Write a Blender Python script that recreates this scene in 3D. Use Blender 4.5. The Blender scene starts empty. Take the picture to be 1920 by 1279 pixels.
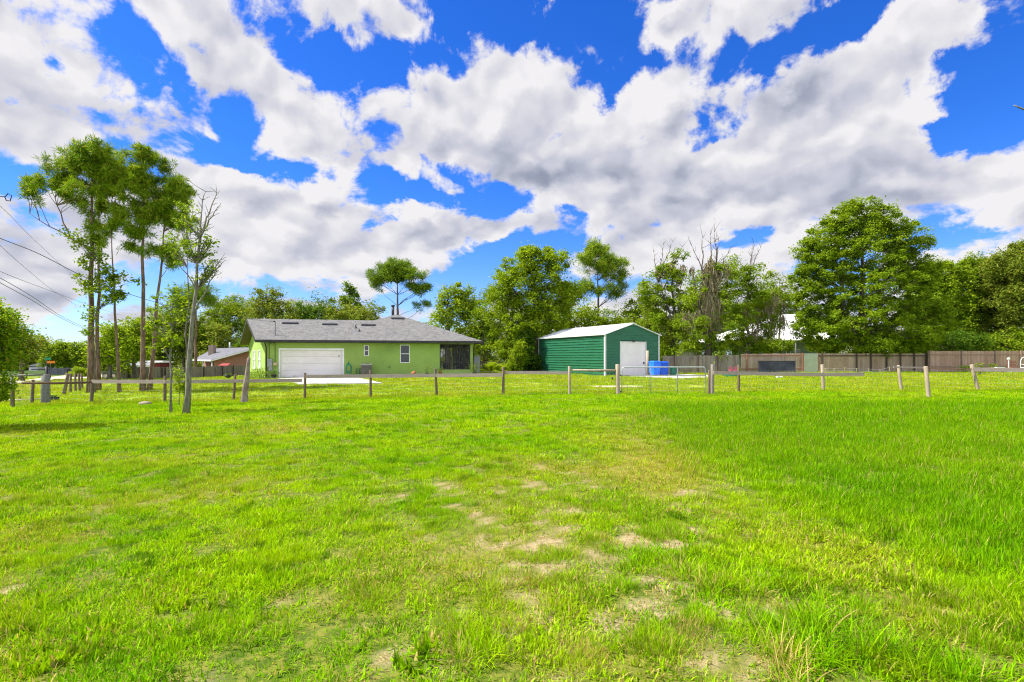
import bpy, math, random
import numpy as np
from math import radians, pi, sin, cos, atan2, sqrt
from mathutils import Vector, Matrix, noise as mnoise

sc = bpy.context.scene
COL = sc.collection
# ------------------------------------------------------------------ camera
CAM_H, F, HOR, CX = 1.60, 1000.0, 669.0, 960.0        # metres, focal length and horizon row in 1920x1279 units
cam_d = bpy.data.cameras.new("camera")
cam = bpy.data.objects.new("camera", cam_d); COL.objects.link(cam)
cam_d.sensor_width = 36.0; cam_d.lens = 36.0 * F / 1920.0
cam_d.shift_y = (HOR - 639.5) / 1920.0
cam_d.clip_start = 0.1; cam_d.clip_end = 3000
cam.location = (0, 0, CAM_H); cam.rotation_euler = (pi/2, 0, 0)
sc.camera = cam
# ------------------------------------------------------------------ light and exposure
SUN_EL, SUN_AZ = radians(52), radians(-90)            # azimuth measured from +Y towards +X
sd = Vector((sin(SUN_AZ)*cos(SUN_EL), cos(SUN_AZ)*cos(SUN_EL), sin(SUN_EL)))
sl = bpy.data.lights.new("sun", 'SUN'); sun = bpy.data.objects.new("sun", sl); COL.objects.link(sun)
sl.energy = 4.9; sl.angle = radians(0.6); sl.color = (1.0, 0.955, 0.88)
sun.rotation_euler = sd.to_track_quat('Z', 'Y').to_euler(); sun.location = (-30, 0, 40)
sc.view_settings.view_transform = 'Standard'; sc.view_settings.look = 'None'
sc.view_settings.exposure = 1.05; sc.view_settings.gamma = 1.0; sc.view_settings.use_curve_mapping = False
sc.cycles.max_bounces = 6; sc.cycles.transparent_max_bounces = 12; sc.cycles.use_denoising = True; sc.cycles.denoising_prefilter = 'NONE'; sc.cycles.filter_width = 1.15; sc.cycles.sample_clamp_indirect = 3.0
sc.cycles.use_adaptive_sampling = True; sc.cycles.adaptive_threshold = 0.02; sc.cycles.adaptive_min_samples = 12
sc.cycles.caustics_reflective = False; sc.cycles.caustics_refractive = False

class NT:
    """small expression helper over a node tree"""
    def __init__(s, tree): s.t = tree; s.n = tree.nodes; s.l = tree.links
    def put(s, sock, v):
        if isinstance(v, bpy.types.NodeSocket): s.l.new(v, sock)
        elif v is not None:
            if isinstance(v, (tuple, list)) and sock.type == 'RGBA' and len(v) == 3: v = (*v, 1)
            sock.default_value = v
    def node(s, kind, out=0, ins=None, **props):
        nd = s.n.new(kind)
        for k, v in props.items(): setattr(nd, k, v)
        for k, v in (ins or {}).items(): s.put(nd.inputs[k], v)
        return nd.outputs[out] if out is not None else nd
    def m(s, op, *a, clamp=False):
        nd = s.n.new('ShaderNodeMath'); nd.operation = op; nd.use_clamp = clamp
        for i, v in enumerate(a): s.put(nd.inputs[i], v)
        return nd.outputs[0]
    def v(s, op, *a):
        nd = s.n.new('ShaderNodeVectorMath'); nd.operation = op
        for i, x in enumerate(a): s.put(nd.inputs[i], x)
        return nd.outputs['Value'] if op in ('DOT_PRODUCT', 'LENGTH', 'DISTANCE') else nd.outputs[0]
    def noise(s, vec, scale, detail=4, rough=0.5, dist=0.0, out='Fac'):
        return s.node('ShaderNodeTexNoise', out, {'Vector': vec, 'Scale': scale, 'Detail': detail, 'Roughness': rough, 'Distortion': dist})
    def mix(s, f, a, b, blend='MIX'):
        nd = s.n.new('ShaderNodeMix'); nd.data_type = 'RGBA'; nd.blend_type = blend
        s.put(nd.inputs[0], f); s.put(nd.inputs[6], a); s.put(nd.inputs[7], b); return nd.outputs[2]
    def ramp(s, f, stops, interp='LINEAR'):
        nd = s.n.new('ShaderNodeValToRGB'); cr = nd.color_ramp; cr.interpolation = interp
        while len(cr.elements) < len(stops): cr.elements.new(0.5)
        for e, (p, c) in zip(cr.elements, stops):
            e.position = p; e.color = (c, c, c, 1) if isinstance(c, (int, float)) else (*c, 1)
        s.put(nd.inputs[0], f); return nd.outputs[0]
    def mapr(s, x, a, b, c=0.0, d=1.0, smooth=True):
        nd = s.n.new('ShaderNodeMapRange'); nd.interpolation_type = 'SMOOTHSTEP' if smooth else 'LINEAR'
        for i, v in enumerate((x, a, b, c, d)): s.put(nd.inputs[i], v)
        return nd.outputs[0]

def azel(px, py):
    x, z = (px - CX) / F, (HOR - py) / F
    return atan2(x, 1.0), atan2(z, sqrt(1 + x*x))

def build_world():
    w = bpy.data.worlds.new("World"); sc.world = w; w.use_nodes = True
    w.node_tree.nodes.clear(); N = NT(w.node_tree)
    d = N.node('ShaderNodeTexCoord', 'Generated')
    sep = N.node('ShaderNodeSeparateXYZ', None, {0: d})
    x, y, z = sep.outputs
    az = N.m('ARCTAN2', x, y)
    el = N.m('ARCSINE', N.m('MAXIMUM', N.m('MINIMUM', z, 1.0), -0.02))
    g = N.m('MULTIPLY', N.m('LOGARITHM', N.m('ADD', el, 0.40), 2.718281828), 0.95)
    p0 = N.node('ShaderNodeCombineXYZ', 0, {0: az, 1: el, 2: 0.0})
    pn = N.node('ShaderNodeCombineXYZ', 0, {0: az, 1: g, 2: 3.7})
    # warp
    wv = N.noise(pn, 6.5, 7, 0.62, out='Color')
    wv = N.v('SUBTRACT', wv, (0.5, 0.5, 0.5))
    q = N.v('MULTIPLY_ADD', wv, (0.20, 0.13, 0.0), p0)
    def blobsum(lst):
        acc = None
        for (px, py, rx, ry, amp, *r) in lst:
            if amp < 0: rx, ry, amp = rx*1.22, ry*1.22, amp*0.78
            a0, e0 = azel(px, py); rot = radians(r[0]) if r else 0.0
            ax = (azel(px + 5, py)[0] - azel(px - 5, py)[0]) / 10; ey = (azel(px, py - 5)[1] - azel(px, py + 5)[1]) / 10
            sx, sy = 1 / (rx * ax), 1 / (ry * ey)
            if rot:      # rotated ellipse: two dot products
                dq = N.v('SUBTRACT', q, (a0, e0, 0))
                c, s_ = cos(rot), sin(rot)
                a = N.v('DOT_PRODUCT', dq, (c * sx, s_ * sx, 0)); b = N.v('DOT_PRODUCT', dq, (-s_ * sy, c * sy, 0))
                r2 = N.m('MULTIPLY_ADD', a, a, N.m('MULTIPLY', b, b))
            else:
                dq = N.v('MULTIPLY_ADD', q, (sx, sy, 0), (-a0 * sx, -e0 * sy, 0))
                r2 = N.v('DOT_PRODUCT', dq, dq)
            e = N.m('POWER', 0.45, r2)
            acc = N.m('MULTIPLY', e, amp) if acc is None else N.m('MULTIPLY_ADD', e, amp, acc)
        return acc
    cover = blobsum(HOLES)
    grey = blobsum(GREYS); bright_ = blobsum(BRIGHTS)
    wf = N.v('MULTIPLY_ADD', wv, (0.10, 0.10, 0.0), pn)
    fine = N.noise(pn, 8.0, 12, 0.60, 0.25)
    def relief_at(vec):
        vo = N.node('ShaderNodeTexVoronoi', 'Distance', {'Vector': vec, 'Scale': 10.0, 'Detail': 2.0, 'Roughness': 0.45, 'Smoothness': 0.25}, feature='SMOOTH_F1', normalize=True)
        return N.m('MULTIPLY_ADD', vo, -0.75, N.noise(vec, 5.0, 3, 0.5))
    r1 = relief_at(wf)
    r2 = relief_at(N.v('ADD', wf, (-0.016, 0.030, 0.0)))
    n3 = N.noise(pn, 3.0, 2, 0.5)
    D = N.m('MULTIPLY_ADD', N.m('SUBTRACT', fine, 0.5), 3.3, N.m('MULTIPLY_ADD', cover, 0.80, 0.385))
    D = N.m('MULTIPLY_ADD', N.m('SUBTRACT', n3, 0.5), 0.4, D)
    D = N.m('MULTIPLY_ADD', r1, 1.15, D)
    D = N.m('SUBTRACT', D, 0.28)
    alpha = N.mapr(D, 0.03, 0.42)
    thick = N.mapr(D, 0.1, 1.1)
    relief = N.m('MULTIPLY', N.m('SUBTRACT', r1, r2), 1.55)
    lum = N.m('ADD', 1.02, relief)
    lum = N.m('MULTIPLY_ADD', N.m('SUBTRACT', fine, 0.5), 0.35, lum)
    lum = N.m('SUBTRACT', lum, N.m('MULTIPLY', thick, 0.16))
    lum = N.m('SUBTRACT', lum, N.m('MULTIPLY', grey, N.m('ADD', 0.27, N.m('MULTIPLY', N.m('SUBTRACT', n3, 0.5), 0.4))))
    lum = N.m('ADD', lum, N.m('MULTIPLY', bright_, 0.17))
    lum = N.m('MAXIMUM', N.m('MINIMUM', lum, 1.08), 0.30)
    cloud = N.ramp(N.m('DIVIDE', lum, 1.1), [(0.27, (0.26, 0.30, 0.43)), (0.50, (0.45, 0.49, 0.62)), (0.70, (0.70, 0.72, 0.84)), (0.86, (0.92, 0.915, 0.985)), (1.0, (1.12, 1.10, 1.12))])
    cloud = N.v('SCALE', cloud); N.put(cloud.node.inputs['Scale'], CLOUD_GAIN)
    sky = N.node('ShaderNodeTexSky', 0, {}, sky_type='NISHITA', sun_disc=False, sun_elevation=SUN_EL, sun_rotation=SUN_AZ, altitude=0, air_density=1.0, dust_density=0.3, ozone_density=2.0)
    hsv = N.node('ShaderNodeHueSaturation', 0, {'Hue': 0.508, 'Saturation': 1.36, 'Value': 1.0, 'Color': sky})
    tint = N.mix(N.mapr(el, 0.0, 0.36), (0.50, 0.60, 0.96), (0.33, 0.57, 0.93))
    skyc = N.v('SCALE', N.v('MULTIPLY', hsv, tint)); N.put(skyc.node.inputs['Scale'], SKY_GAIN)
    mixc = N.mix(alpha, skyc, cloud)
    back = N.mapr(y, 0.15, -0.5, 1.0, 2.0)               # unseen sky behind the camera brightened, added fill for the shaded walls
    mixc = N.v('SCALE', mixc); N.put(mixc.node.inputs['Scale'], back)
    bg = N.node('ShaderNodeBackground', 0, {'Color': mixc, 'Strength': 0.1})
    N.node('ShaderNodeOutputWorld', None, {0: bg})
    w.cycles.sampling_method = 'MANUAL'; w.cycles.sample_map_resolution = 512
SKY_GAIN, CLOUD_GAIN = 1.15, 3.95
HOLES = [ # px, py, rx, ry, amplitude, tilt
 (1010, 30, 170, 48, -1.3), (1120, 110, 70, 40, -0.7), (880, 20, 60, 35, -0.5),
 (650, 95, 120, 34, -1.0), (660, 150, 75, 42, -0.9), (765, 165, 40, 50, -0.6), (520, 70, 50, 30, -.4),
 (240, 50, 60, 45, -0.75), (310, 115, 55, 38, -1.0), (95, 118, 26, 22, -0.9), (170, 145, 45, 14, -.55),
 (505, 308, 90, 20, -1.2), (740, 335, 38, 46, -1.1), (690, 395, 40, 22, -0.8), (840, 365, 90, 16, -0.75),
 (415, 285, 70, 10, -0.5), (470, 235, 90, 12, -.55),
 (960, 392, 55, 14, -.9), (1000, 462, 85, 24, -1.1), (1090, 150, 30, 10, -.3), (905, 500, 55, 34, -1.1), (1080, 405, 45, 14, -.6),
 (1150, 355, 60, 9, -0.7), (820, 300, 40, 12, -.4, -35),
 (1450, 98, 120, 36, -1.15), (1590, 40, 70, 38, -1.1, 35), (1400, 190, 60, 30, -0.6, 25), (1300, 262, 46, 20, -0.75),
 (1478, 245, 24, 20, -0.7), (1160, 165, 30, 20, -.6), (1230, 130, 50, 10, -.4, 20), (1130, 150, 30, 30, -.6),
 (1880, 130, 110, 140, -1.6), (1790, 230, 50, 45, -1.1), (1800, 10, 0.1, 0.1, 0),
 (1830, 440, 140, 26, -1.2), (1440, 392, 40, 12, -0.6), (1420, 440, 70, 16, -0.9), (1150, 430, 60, 12, -.5), (1600, 400, 60, 10, -.3),
 (40, 325, 80, 13, -0.9), (220, 318, 80, 12, -.5), (110, 612, 90, 26, -0.8), (820, 560, 90, 14, -0.7), (820, 480, 60, 12, -.3),
 (500, 443, 40, 11, -.9), (300, 430, 60, 8, -.5), (60, 330, 110, 16, -.8), (660, 425, 60, 9, -.6), (330, 560, 70, 14, -.5), (700, 520, 90, 8, -.4), (1290, 400, 60, 10, -.5), (1640, 215, 40, 16, -.4), (1210, 240, 26, 14, -.5), (1330, 330, 40, 8, -.4), (420, 190, 30, 14, -.5), (180, 200, 30, 12, -.5), (40, 190, 20, 12, -.4), (1090, 385, 20, 20, -.4),
 # extra cloud mass
 (120, 260, 160, 60, 0.35), (230, 190, 120, 40, .25), (560, 180, 90, 70, 0.4, -35), (900, 220, 150, 90, 0.6), (1080, 300, 120, 60, 0.5), (1010,120,90,40,.3), (1250, 50, 90, 50, .6),
 (1650, 90, 130, 60, 0.6, 40), (1740, 60, 80, 50, .5, 20), (1560, 170, 90, 50, .4), (1450, 310, 220, 80, 0.6), (560, 370, 150, 55, 0.6), (820, 425, 150, 26, 0.9), (1100, 375, 90, 40, .7), (1170, 400, 90, 26, .5), (600, 480, 220, 34, 0.6), (1080, 350, 120, 40, .4), (1760, 340, 170, 40, .4), (1300, 420, 200, 26, .4), (1300, 215, 100, 30, .3),
 (90, 420, 160, 60, 0.4), (1720, 330, 120, 60, .4), (1870, 350, 80, 35, .5), (90, 520, 120, 30, .3), (1200, 480, 120, 20, .45), (1560, 380, 120, 20, .3), (400, 20, 90, 40, .3), (780, 30, 60, 30, .4), (420, 130, 60, 50, .3)]
GREYS = [
 (80, 505, 190, 26, 0.95), (450, 582, 260, 18, 0.65), (600, 565, 150, 14, .3), (870, 262, 130, 26, 0.55), (1010, 330, 130, 34, 0.45), (1350, 362, 150, 24, 0.85), (1590, 320, 120, 46, 0.65, 20),
 (1500, 250, 90, 30, .3, 25), (620, 405, 90, 14, 0.3), (740, 440, 90, 12, 0.5), (250, 255, 160, 14, 0.25), (560, 250, 150, 14, .25), (60, 400, 120, 30, .35), (1480, 180, 130, 30, 0.3, 30), (1560, 90, 130, 30, .25, 40),
 (1380, 40, 110, 40, .25), (1230, 420, 200, 16, .35), (1700, 385, 160, 14, .3), (600, 525, 160, 12, .3), (40, 130, 60, 30, .2), (1180, 290, 60, 40, .25)]
BRIGHTS = [(520, 335, 170, 34, 1.0), (640, 480, 230, 26, 1.0), (1250, 180, 130, 60, .6), (930, 150, 130, 50, .7), (1430, 290, 150, 50, 1.0), (1800, 320, 140, 34, .8), (1450, 460, 160, 22, .9), (850, 395, 120, 18, .8), (60, 230, 120, 40, .6), (520, 170, 90, 50, .6), (1800, 480, 120, 18, .9), (60, 370, 120, 30, .6), (1700, 50, 80, 60, .5)]
build_world()
# ------------------------------------------------------------------ helpers
rnd = random.Random(11); R = np.random.default_rng(7)
def zg(x, y):
    """height of the ground"""
    fr = np.interp(x, [-60, -20, -9, 0, 12, 30, 60], [-.50, -.45, -.25, 0, .10, .12, .12])
    bk = np.interp(x, [-90, -28, -22, -17, -8, 0, 7, 13, 25, 60], [-.5, -.42, -.2, -.04, .12, .08, .0, .04, .18, .2])
    fa = np.interp(x, [-90, -40, -30, -20, -8, 0, 7, 13, 25, 60], [-1.0, -.85, -.6, -.1, .12, .08, .0, .05, .18, .2])
    y = np.asarray(y, dtype=float)
    t = np.clip((y - 24) / 15.0, 0, 1); t = t*t*(3 - 2*t); u = np.clip((y - 44) / 14.0, 0, 1); u = u*u*(3 - 2*u)
    return (fr*(1 - t) + bk*t)*(1 - u) + fa*u
def at(px, py, Y): return Vector(((px - CX)/F*Y, Y, CAM_H + (HOR - py)/F*Y))
def gx(px, Y):
    x = (px - CX)/F*Y; return Vector((x, Y, float(zg(x, Y))))
def gd(px, py):
    """point of the ground seen at a pixel"""
    Y = 20.0
    for _ in range(30): Y = (CAM_H - float(zg((px - CX)/F*Y, Y)))*1000/(py - HOR)
    return gx(px, Y)

class MB:
    def __init__(s): s.v = []; s.f = []; s.mi = []; s.sm = []; s.arr = []
    def box(s, c, size, rz=0.0, mi=0, rx=0.0, taper=1.0):
        hx, hy, hz = size[0]/2, size[1]/2, size[2]/2
        m = Matrix.Rotation(rz, 3, 'Z') @ Matrix.Rotation(rx, 3, 'X'); b = len(s.v); c = Vector(c)
        for z in (-1, 1):
            k = taper if z > 0 else 1
            for x, y in ((-1,-1),(1,-1),(1,1),(-1,1)): s.v.append(c + m @ Vector((x*hx*k, y*hy*k, z*hz)))
        s.add([(0,3,2,1),(4,5,6,7),(0,1,5,4),(1,2,6,5),(2,3,7,6),(3,0,4,7)], b, mi)
        return s
    def add(s, faces, b, mi=0, sm=False):
        for f in faces: s.f.append(tuple(i + b for i in f)); s.mi.append(mi); s.sm.append(sm)
    def beam(s, p0, p1, w, h, mi=0):
        """box between two points; w across, h upright"""
        p0, p1 = Vector(p0), Vector(p1); d = (p1 - p0).normalized()
        sx = d.cross(Vector((0,0,1)));
        if sx.length < 1e-4: sx = Vector((1,0,0))
        sx.normalize(); up = sx.cross(d); b = len(s.v)
        for p in (p0, p1):
            for a, c in ((-1,-1),(1,-1),(1,1),(-1,1)): s.v.append(p + sx*(a*w/2) + up*(c*h/2))
        s.add([(0,1,2,3),(7,6,5,4),(0,4,5,1),(1,5,6,2),(2,6,7,3),(3,7,4,0)], b, mi); return s
    def tube(s, pts, rad, n=8, mi=0, cap=True, sm=True):
        pts = [Vector(p) for p in pts]; b = len(s.v)
        if not hasattr(rad, '__len__'): rad = [rad]*len(pts)
        ref = None
        for i, p in enumerate(pts):
            d = (pts[min(i+1, len(pts)-1)] - pts[max(i-1, 0)]).normalized()
            if ref is None: ref = Vector((0,1,0)) if abs(d.y) < .9 else Vector((1,0,0))
            u = ref - d*ref.dot(d); u.normalize(); w = d.cross(u); ref = u
            for k in range(n):
                a = 2*pi*k/n; s.v.append(p + (u*cos(a) + w*sin(a))*rad[i])
        fs = []
        for i in range(len(pts)-1):
            for k in range(n): fs.append((i*n+k, i*n+(k+1)%n, (i+1)*n+(k+1)%n, (i+1)*n+k))
        s.add(fs, b, mi, sm)
        if cap: s.add([tuple(range(n))[::-1], tuple((len(pts)-1)*n+k for k in range(n))], b, mi)
        return s
    def lathe(s, c, prof, n=16, mi=0):
        b = len(s.v); c = Vector(c)
        for r, z in prof:
            for k in range(n): a = 2*pi*k/n; s.v.append(c + Vector((r*cos(a), r*sin(a), z)))
        fs = []
        for i in range(len(prof)-1):
            for k in range(n): fs.append((i*n+k, i*n+(k+1)%n, (i+1)*n+(k+1)%n, (i+1)*n+k))
        s.add(fs, b, mi, True)
        s.add([tuple(range(n))[::-1], tuple((len(prof)-1)*n+k for k in range(n))], b, mi); return s
    def poly(s, pts, mi=0):
        b = len(s.v); s.v += [Vector(p) for p in pts]; s.add([tuple(range(len(pts)))], b, mi); return s
    def slab(s, pts, thick, mi=0):
        """polygon (counter-clockwise from its normal side) given a thickness on its back"""
        pts = [Vector(p) for p in pts]; nrm = (pts[1]-pts[0]).cross(pts[2]-pts[0]).normalized(); n = len(pts); b = len(s.v)
        s.v += pts + [p - nrm*thick for p in pts]
        s.add([tuple(range(n)), tuple(range(2*n-1, n-1, -1))] + [(i, i+n, (i+1)%n+n, (i+1)%n) for i in range(n)], b, mi); return s
    def quads(s, q, mi=0):
        """q: (N,4,3) array of loose quads"""
        s.arr.append((np.asarray(q, dtype=np.float32), mi)); return s
    def build(s, name, mats, parent=None, org=(0,0,0)):
        me = bpy.data.meshes.new(name); org = Vector(org)
        if not isinstance(mats, (list, tuple)): mats = [mats]
        V = np.array([tuple(v - org) for v in s.v], dtype=np.float32).reshape(-1, 3)
        ls = np.array([len(f) for f in s.f], dtype=np.int32)
        LI = np.array([i for f in s.f for i in f], dtype=np.int32)
        MI = np.array(s.mi, dtype=np.int32); SM = np.array(s.sm, dtype=bool)
        for q, mi in s.arr:
            n = len(q); q = q - np.array(org, dtype=np.float32)
            LI = np.concatenate([LI, np.arange(4*n, dtype=np.int32) + len(V)]); V = np.concatenate([V, q.reshape(-1, 3)])
            ls = np.concatenate([ls, np.full(n, 4, np.int32)]); MI = np.concatenate([MI, np.full(n, mi, np.int32)]); SM = np.concatenate([SM, np.zeros(n, bool)])
        me.vertices.add(len(V)); me.vertices.foreach_set('co', V.ravel())
        me.loops.add(len(LI)); me.loops.foreach_set('vertex_index', LI)
        me.polygons.add(len(ls)); me.polygons.foreach_set('loop_start', np.concatenate([[0], np.cumsum(ls)[:-1]]).astype(np.int32)); me.polygons.foreach_set('loop_total', ls)
        me.polygons.foreach_set('material_index', MI); me.polygons.foreach_set('use_smooth', SM)
        for m in mats: me.materials.append(m)
        me.update(calc_edges=True)
        o = bpy.data.objects.new(name, me); COL.objects.link(o)
        if parent: o.parent = parent
        else: o.location = org
        return o
    def part(s, name, mats, parent): return s.build(name, mats, parent, origin_of(parent))
def origin_of(o):
    v = Vector((0,0,0))
    while o: v += o.location; o = o.parent
    return v
def tag(o, label=None, cat=None, group=None, kind=None):
    for k, v in (('label', label), ('category', cat), ('group', group), ('kind', kind)):
        if v: o[k] = v
    return o
def thing(name, loc, label, cat, group=None):
    o = bpy.data.objects.new(name, None); COL.objects.link(o); o.location = loc; o.empty_display_size = 0.3
    return tag(o, label, cat, group)
def copy_tree(o, parent=None):
    c = o.copy(); COL.objects.link(c); c.parent = parent
    for ch in [x for x in o.children]: copy_tree(ch, c)
    return c

MATS = {}
def pm(name, col, col2=None, scale=6.0, rough=0.7, bump=0.0, bscale=None, stretch=(1,1,1), spec=0.3, metal=0.0, detail=5, lo=.35, hi=.65, dirt=None):
    """painted / wooden / stone surface with some variation"""
    if name in MATS: return MATS[name]
    m = bpy.data.materials.new(name); m.use_nodes = True; MATS[name] = m
    N = NT(m.node_tree); b = m.node_tree.nodes['Principled BSDF']
    tc = N.v('MULTIPLY', N.node('ShaderNodeTexCoord', 'Object'), tuple(stretch))
    n = N.noise(tc, scale, detail, 0.6)
    c2 = col2 or tuple(c*0.8 for c in col)
    c = N.mix(N.mapr(n, lo, hi), col, c2)
    if dirt:
        n2 = N.noise(tc, scale*0.23, 6, 0.65); c = N.mix(N.mapr(n2, .5, .75, 0, .8), c, dirt)
    N.put(b.inputs['Base Color'], c); b.inputs['Roughness'].default_value = rough
    b.inputs['Specular IOR Level'].default_value = spec; b.inputs['Metallic'].default_value = metal
    if bump:
        bn = N.node('ShaderNodeBump', 0, {'Height': N.noise(tc, bscale or scale*3, 6, 0.6), 'Strength': bump, 'Distance': 0.02})
        N.put(b.inputs['Normal'], bn)
    return m
def leafmat(name, c1, c2, c3=None, trans=0.45, rough=0.55, nscale=0.6, tcol=None):
    if name in MATS: return MATS[name]
    m = bpy.data.materials.new(name); m.use_nodes = True; MATS[name] = m
    N = NT(m.node_tree); b = m.node_tree.nodes['Principled BSDF']; out = m.node_tree.nodes['Material Output']
    g = N.node('ShaderNodeNewGeometry', None); r = g.outputs['Random Per Island']
    n = N.noise(g.outputs['Position'], nscale, 4, 0.6)
    f = N.m('ADD', N.m('MULTIPLY', r, 0.55), N.mapr(n, .3, .7, 0, .55), clamp=True)
    c = N.mix(f, c1, c2)
    if c3: c = N.mix(N.m('GREATER_THAN', N.m('FRACT', N.m('MULTIPLY', r, 17.3)), 0.86), c, c3)
    N.put(b.inputs['Base Color'], c); b.inputs['Roughness'].default_value = rough; b.inputs['Specular IOR Level'].default_value = 0.08
    t = N.node('ShaderNodeBsdfTranslucent', 0, {'Color': N.mix(0.5, c, N.v('MULTIPLY', c, tcol or (1.5, 1.35, 0.5)))})
    mx = N.node('ShaderNodeMixShader', 0, {0: trans, 1: b.outputs[0], 2: t})
    N.put(out.inputs[0], mx); return m

def woodmat(name, c1, c2, rough=.9, grain=(1,1,.12)):
    """weathered boards: every board its own tone"""
    if name in MATS: return MATS[name]
    m = bpy.data.materials.new(name); m.use_nodes = True; MATS[name] = m; N = NT(m.node_tree); b = m.node_tree.nodes['Principled BSDF']
    r = N.node('ShaderNodeNewGeometry', 'Random Per Island'); tc = N.v('MULTIPLY', N.node('ShaderNodeTexCoord', 'Object'), grain)
    n = N.noise(tc, 14, 6, .65); n2 = N.noise(N.node('ShaderNodeTexCoord', 'Object'), 1.6, 5, .6)
    c = N.mix(N.m('ADD', N.m('MULTIPLY', r, .6), N.mapr(n, .3, .7, 0, .4), clamp=True), c1, c2); c = N.mix(N.mapr(n2, .55, .8, 0, .5), c, tuple(x*.5 for x in c1))
    N.put(b.inputs['Base Color'], c); b.inputs['Roughness'].default_value = rough; b.inputs['Specular IOR Level'].default_value = .15
    N.put(b.inputs['Normal'], N.node('ShaderNodeBump', 0, {'Height': n, 'Strength': .5, 'Distance': .01})); return m
# ------------------------------------------------------------------ ground and grass
_perm = np.random.default_rng(3).random((256, 256))
def vnoise(x, y):
    xi = np.floor(x).astype(int); yi = np.floor(y).astype(int); fx = x - xi; fy = y - yi
    fx = fx*fx*(3-2*fx); fy = fy*fy*(3-2*fy); P = lambda a, b: _perm[a & 255, b & 255]
    return (P(xi,yi)*(1-fx)+P(xi+1,yi)*fx)*(1-fy) + (P(xi,yi+1)*(1-fx)+P(xi+1,yi+1)*fx)*fy
def fbm(x, y, s, o=4):
    t = 0; a = 0.5; k = 0
    for i in range(o): t = t + a*vnoise(x*s*2**i + 17.3*i, y*s*2**i + 5.1*i); k += a; a *= .5
    return t/k
def sstep(a, b, x): t = np.clip((x-a)/(b-a), 0, 1); return t*t*(3-2*t)
def ell(x, y, px, py, rx, ry):
    c = gd(px, py); hw = rx/1000*c.y; hd = (gd(px, py-ry).y - gd(px, py+ry).y)/2
    return np.exp(-1.0*(((x-c.x)/hw)**2 + ((y-c.y)/hd)**2))
BARE = [(930,960,45,12,.9),(1015,935,50,12,.8),(1100,990,45,14,1.),(1165,1000,60,14,1.1),(1275,995,25,14,.9),(1360,955,50,16,.7),(1000,1010,60,18,.8),(1010,1060,50,22,.8),(1070,1075,40,14,.8),(1110,1130,40,20,.6),
        (1190,1180,45,20,.9),(1285,1170,22,14,.9),(1300,1230,60,35,1.1),(1345,1190,40,20,.8),(1180,1265,50,22,.9),(1390,1205,20,12,.8),(1790,1215,25,10,1.),(1860,1230,40,10,1.),(1710,1100,40,14,.7),(720,925,22,8,.8),(820,925,40,10,.6),(1290,925,30,8,.5),
        (1340,905,20,8,.6),(1690,1075,60,16,.6),(1410,1065,26,10,.6),(1010,1195,60,30,.4),(540,1125,40,10,.5),(800,1070,30,10,.5),(330,1270,50,20,.5),(700,1220,60,14,.4),(15,1105,20,6,.9),(830,820,30,5,.3),(1000,900,80,12,.5),(1420,1110,50,16,.5)]
DRY = [(1265,880,70,34,1.),(1200,905,80,22,.9),(1180,830,90,26,.6),(710,790,40,6,.8),(560,806,70,8,.6),(820,812,70,9,.6),(1100,885,70,14,.5),(340,930,110,18,.5),(280,870,100,18,.35),(1620,1040,90,26,.8),(1500,1000,120,20,.6),(1560,1075,90,22,.6),
       (1190,782,60,6,.8),(1840,870,80,16,.6),(1900,835,60,8,.7),(150,1010,60,14,.6),(70,1000,70,30,.5),(480,900,110,12,.4),(1020,870,40,12,.5),(1700,1160,160,60,.5),(840,1060,200,60,.35),(1100,1100,220,90,.5),(1000,1250,300,40,.4)]
def masks(x, y):
    yy = np.maximum(y, 1.5)
    px = CX + x/yy*1000; py = HOR + CAM_H*1000/yy            # only used to lay the patch outline out on the ground
    n1 = fbm(x, y, .35, 3) - .5; n2 = fbm(x+40, y, 1.1, 3) - .5; n3 = fbm(x, y+70, 3.2, 4) - .5; n4 = fbm(x+9, y, 9, 2) - .5
    bare = sum(a*ell(x, y, p, q, rx*1.6, ry*2.1) for p, q, rx, ry, a in BARE) + .42*ell(x, y, 1130, 1080, 330, 190)
    bare = np.clip(bare, 0, .76)
    n6 = fbm(x+31, y+11, 6.5, 3) - .5; n7 = fbm(x+3, y+51, 13, 2) - .5; bare = sstep(.47, .90, bare*.62 + n3*.6 + n6*2.2 + n7*1.1)*np.minimum(1, bare*3+.2)
    dry = sum(a*ell(x, y, p, q, rx*1.1, ry*1.2) for p, q, rx, ry, a in DRY)
    dry = np.clip(dry*.8 + n2*.7 + n1*.8 + .02, 0, 1)
    # taller, darker grass: right of a ragged line on the ground
    edge = np.interp(py, [740, 757, 790, 840, 890, 940, 965, 1010, 1060, 1110, 1180, 1300], [1900, 1190, 1210, 1245, 1325, 1400, 1540, 1720, 1810, 1870, 1960, 2100])
    tall = sstep(-.6, 1.0, (px - edge)/1000*yy + n2*1.2 + n3*.6) * sstep(18.6, 16.4, y + n2*1.5) * sstep(2.0, 2.6, y)
    yard = sstep(21.6, 23.2, y + n2*.8)
    return bare, dry*(1-.7*tall), tall, yard

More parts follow.
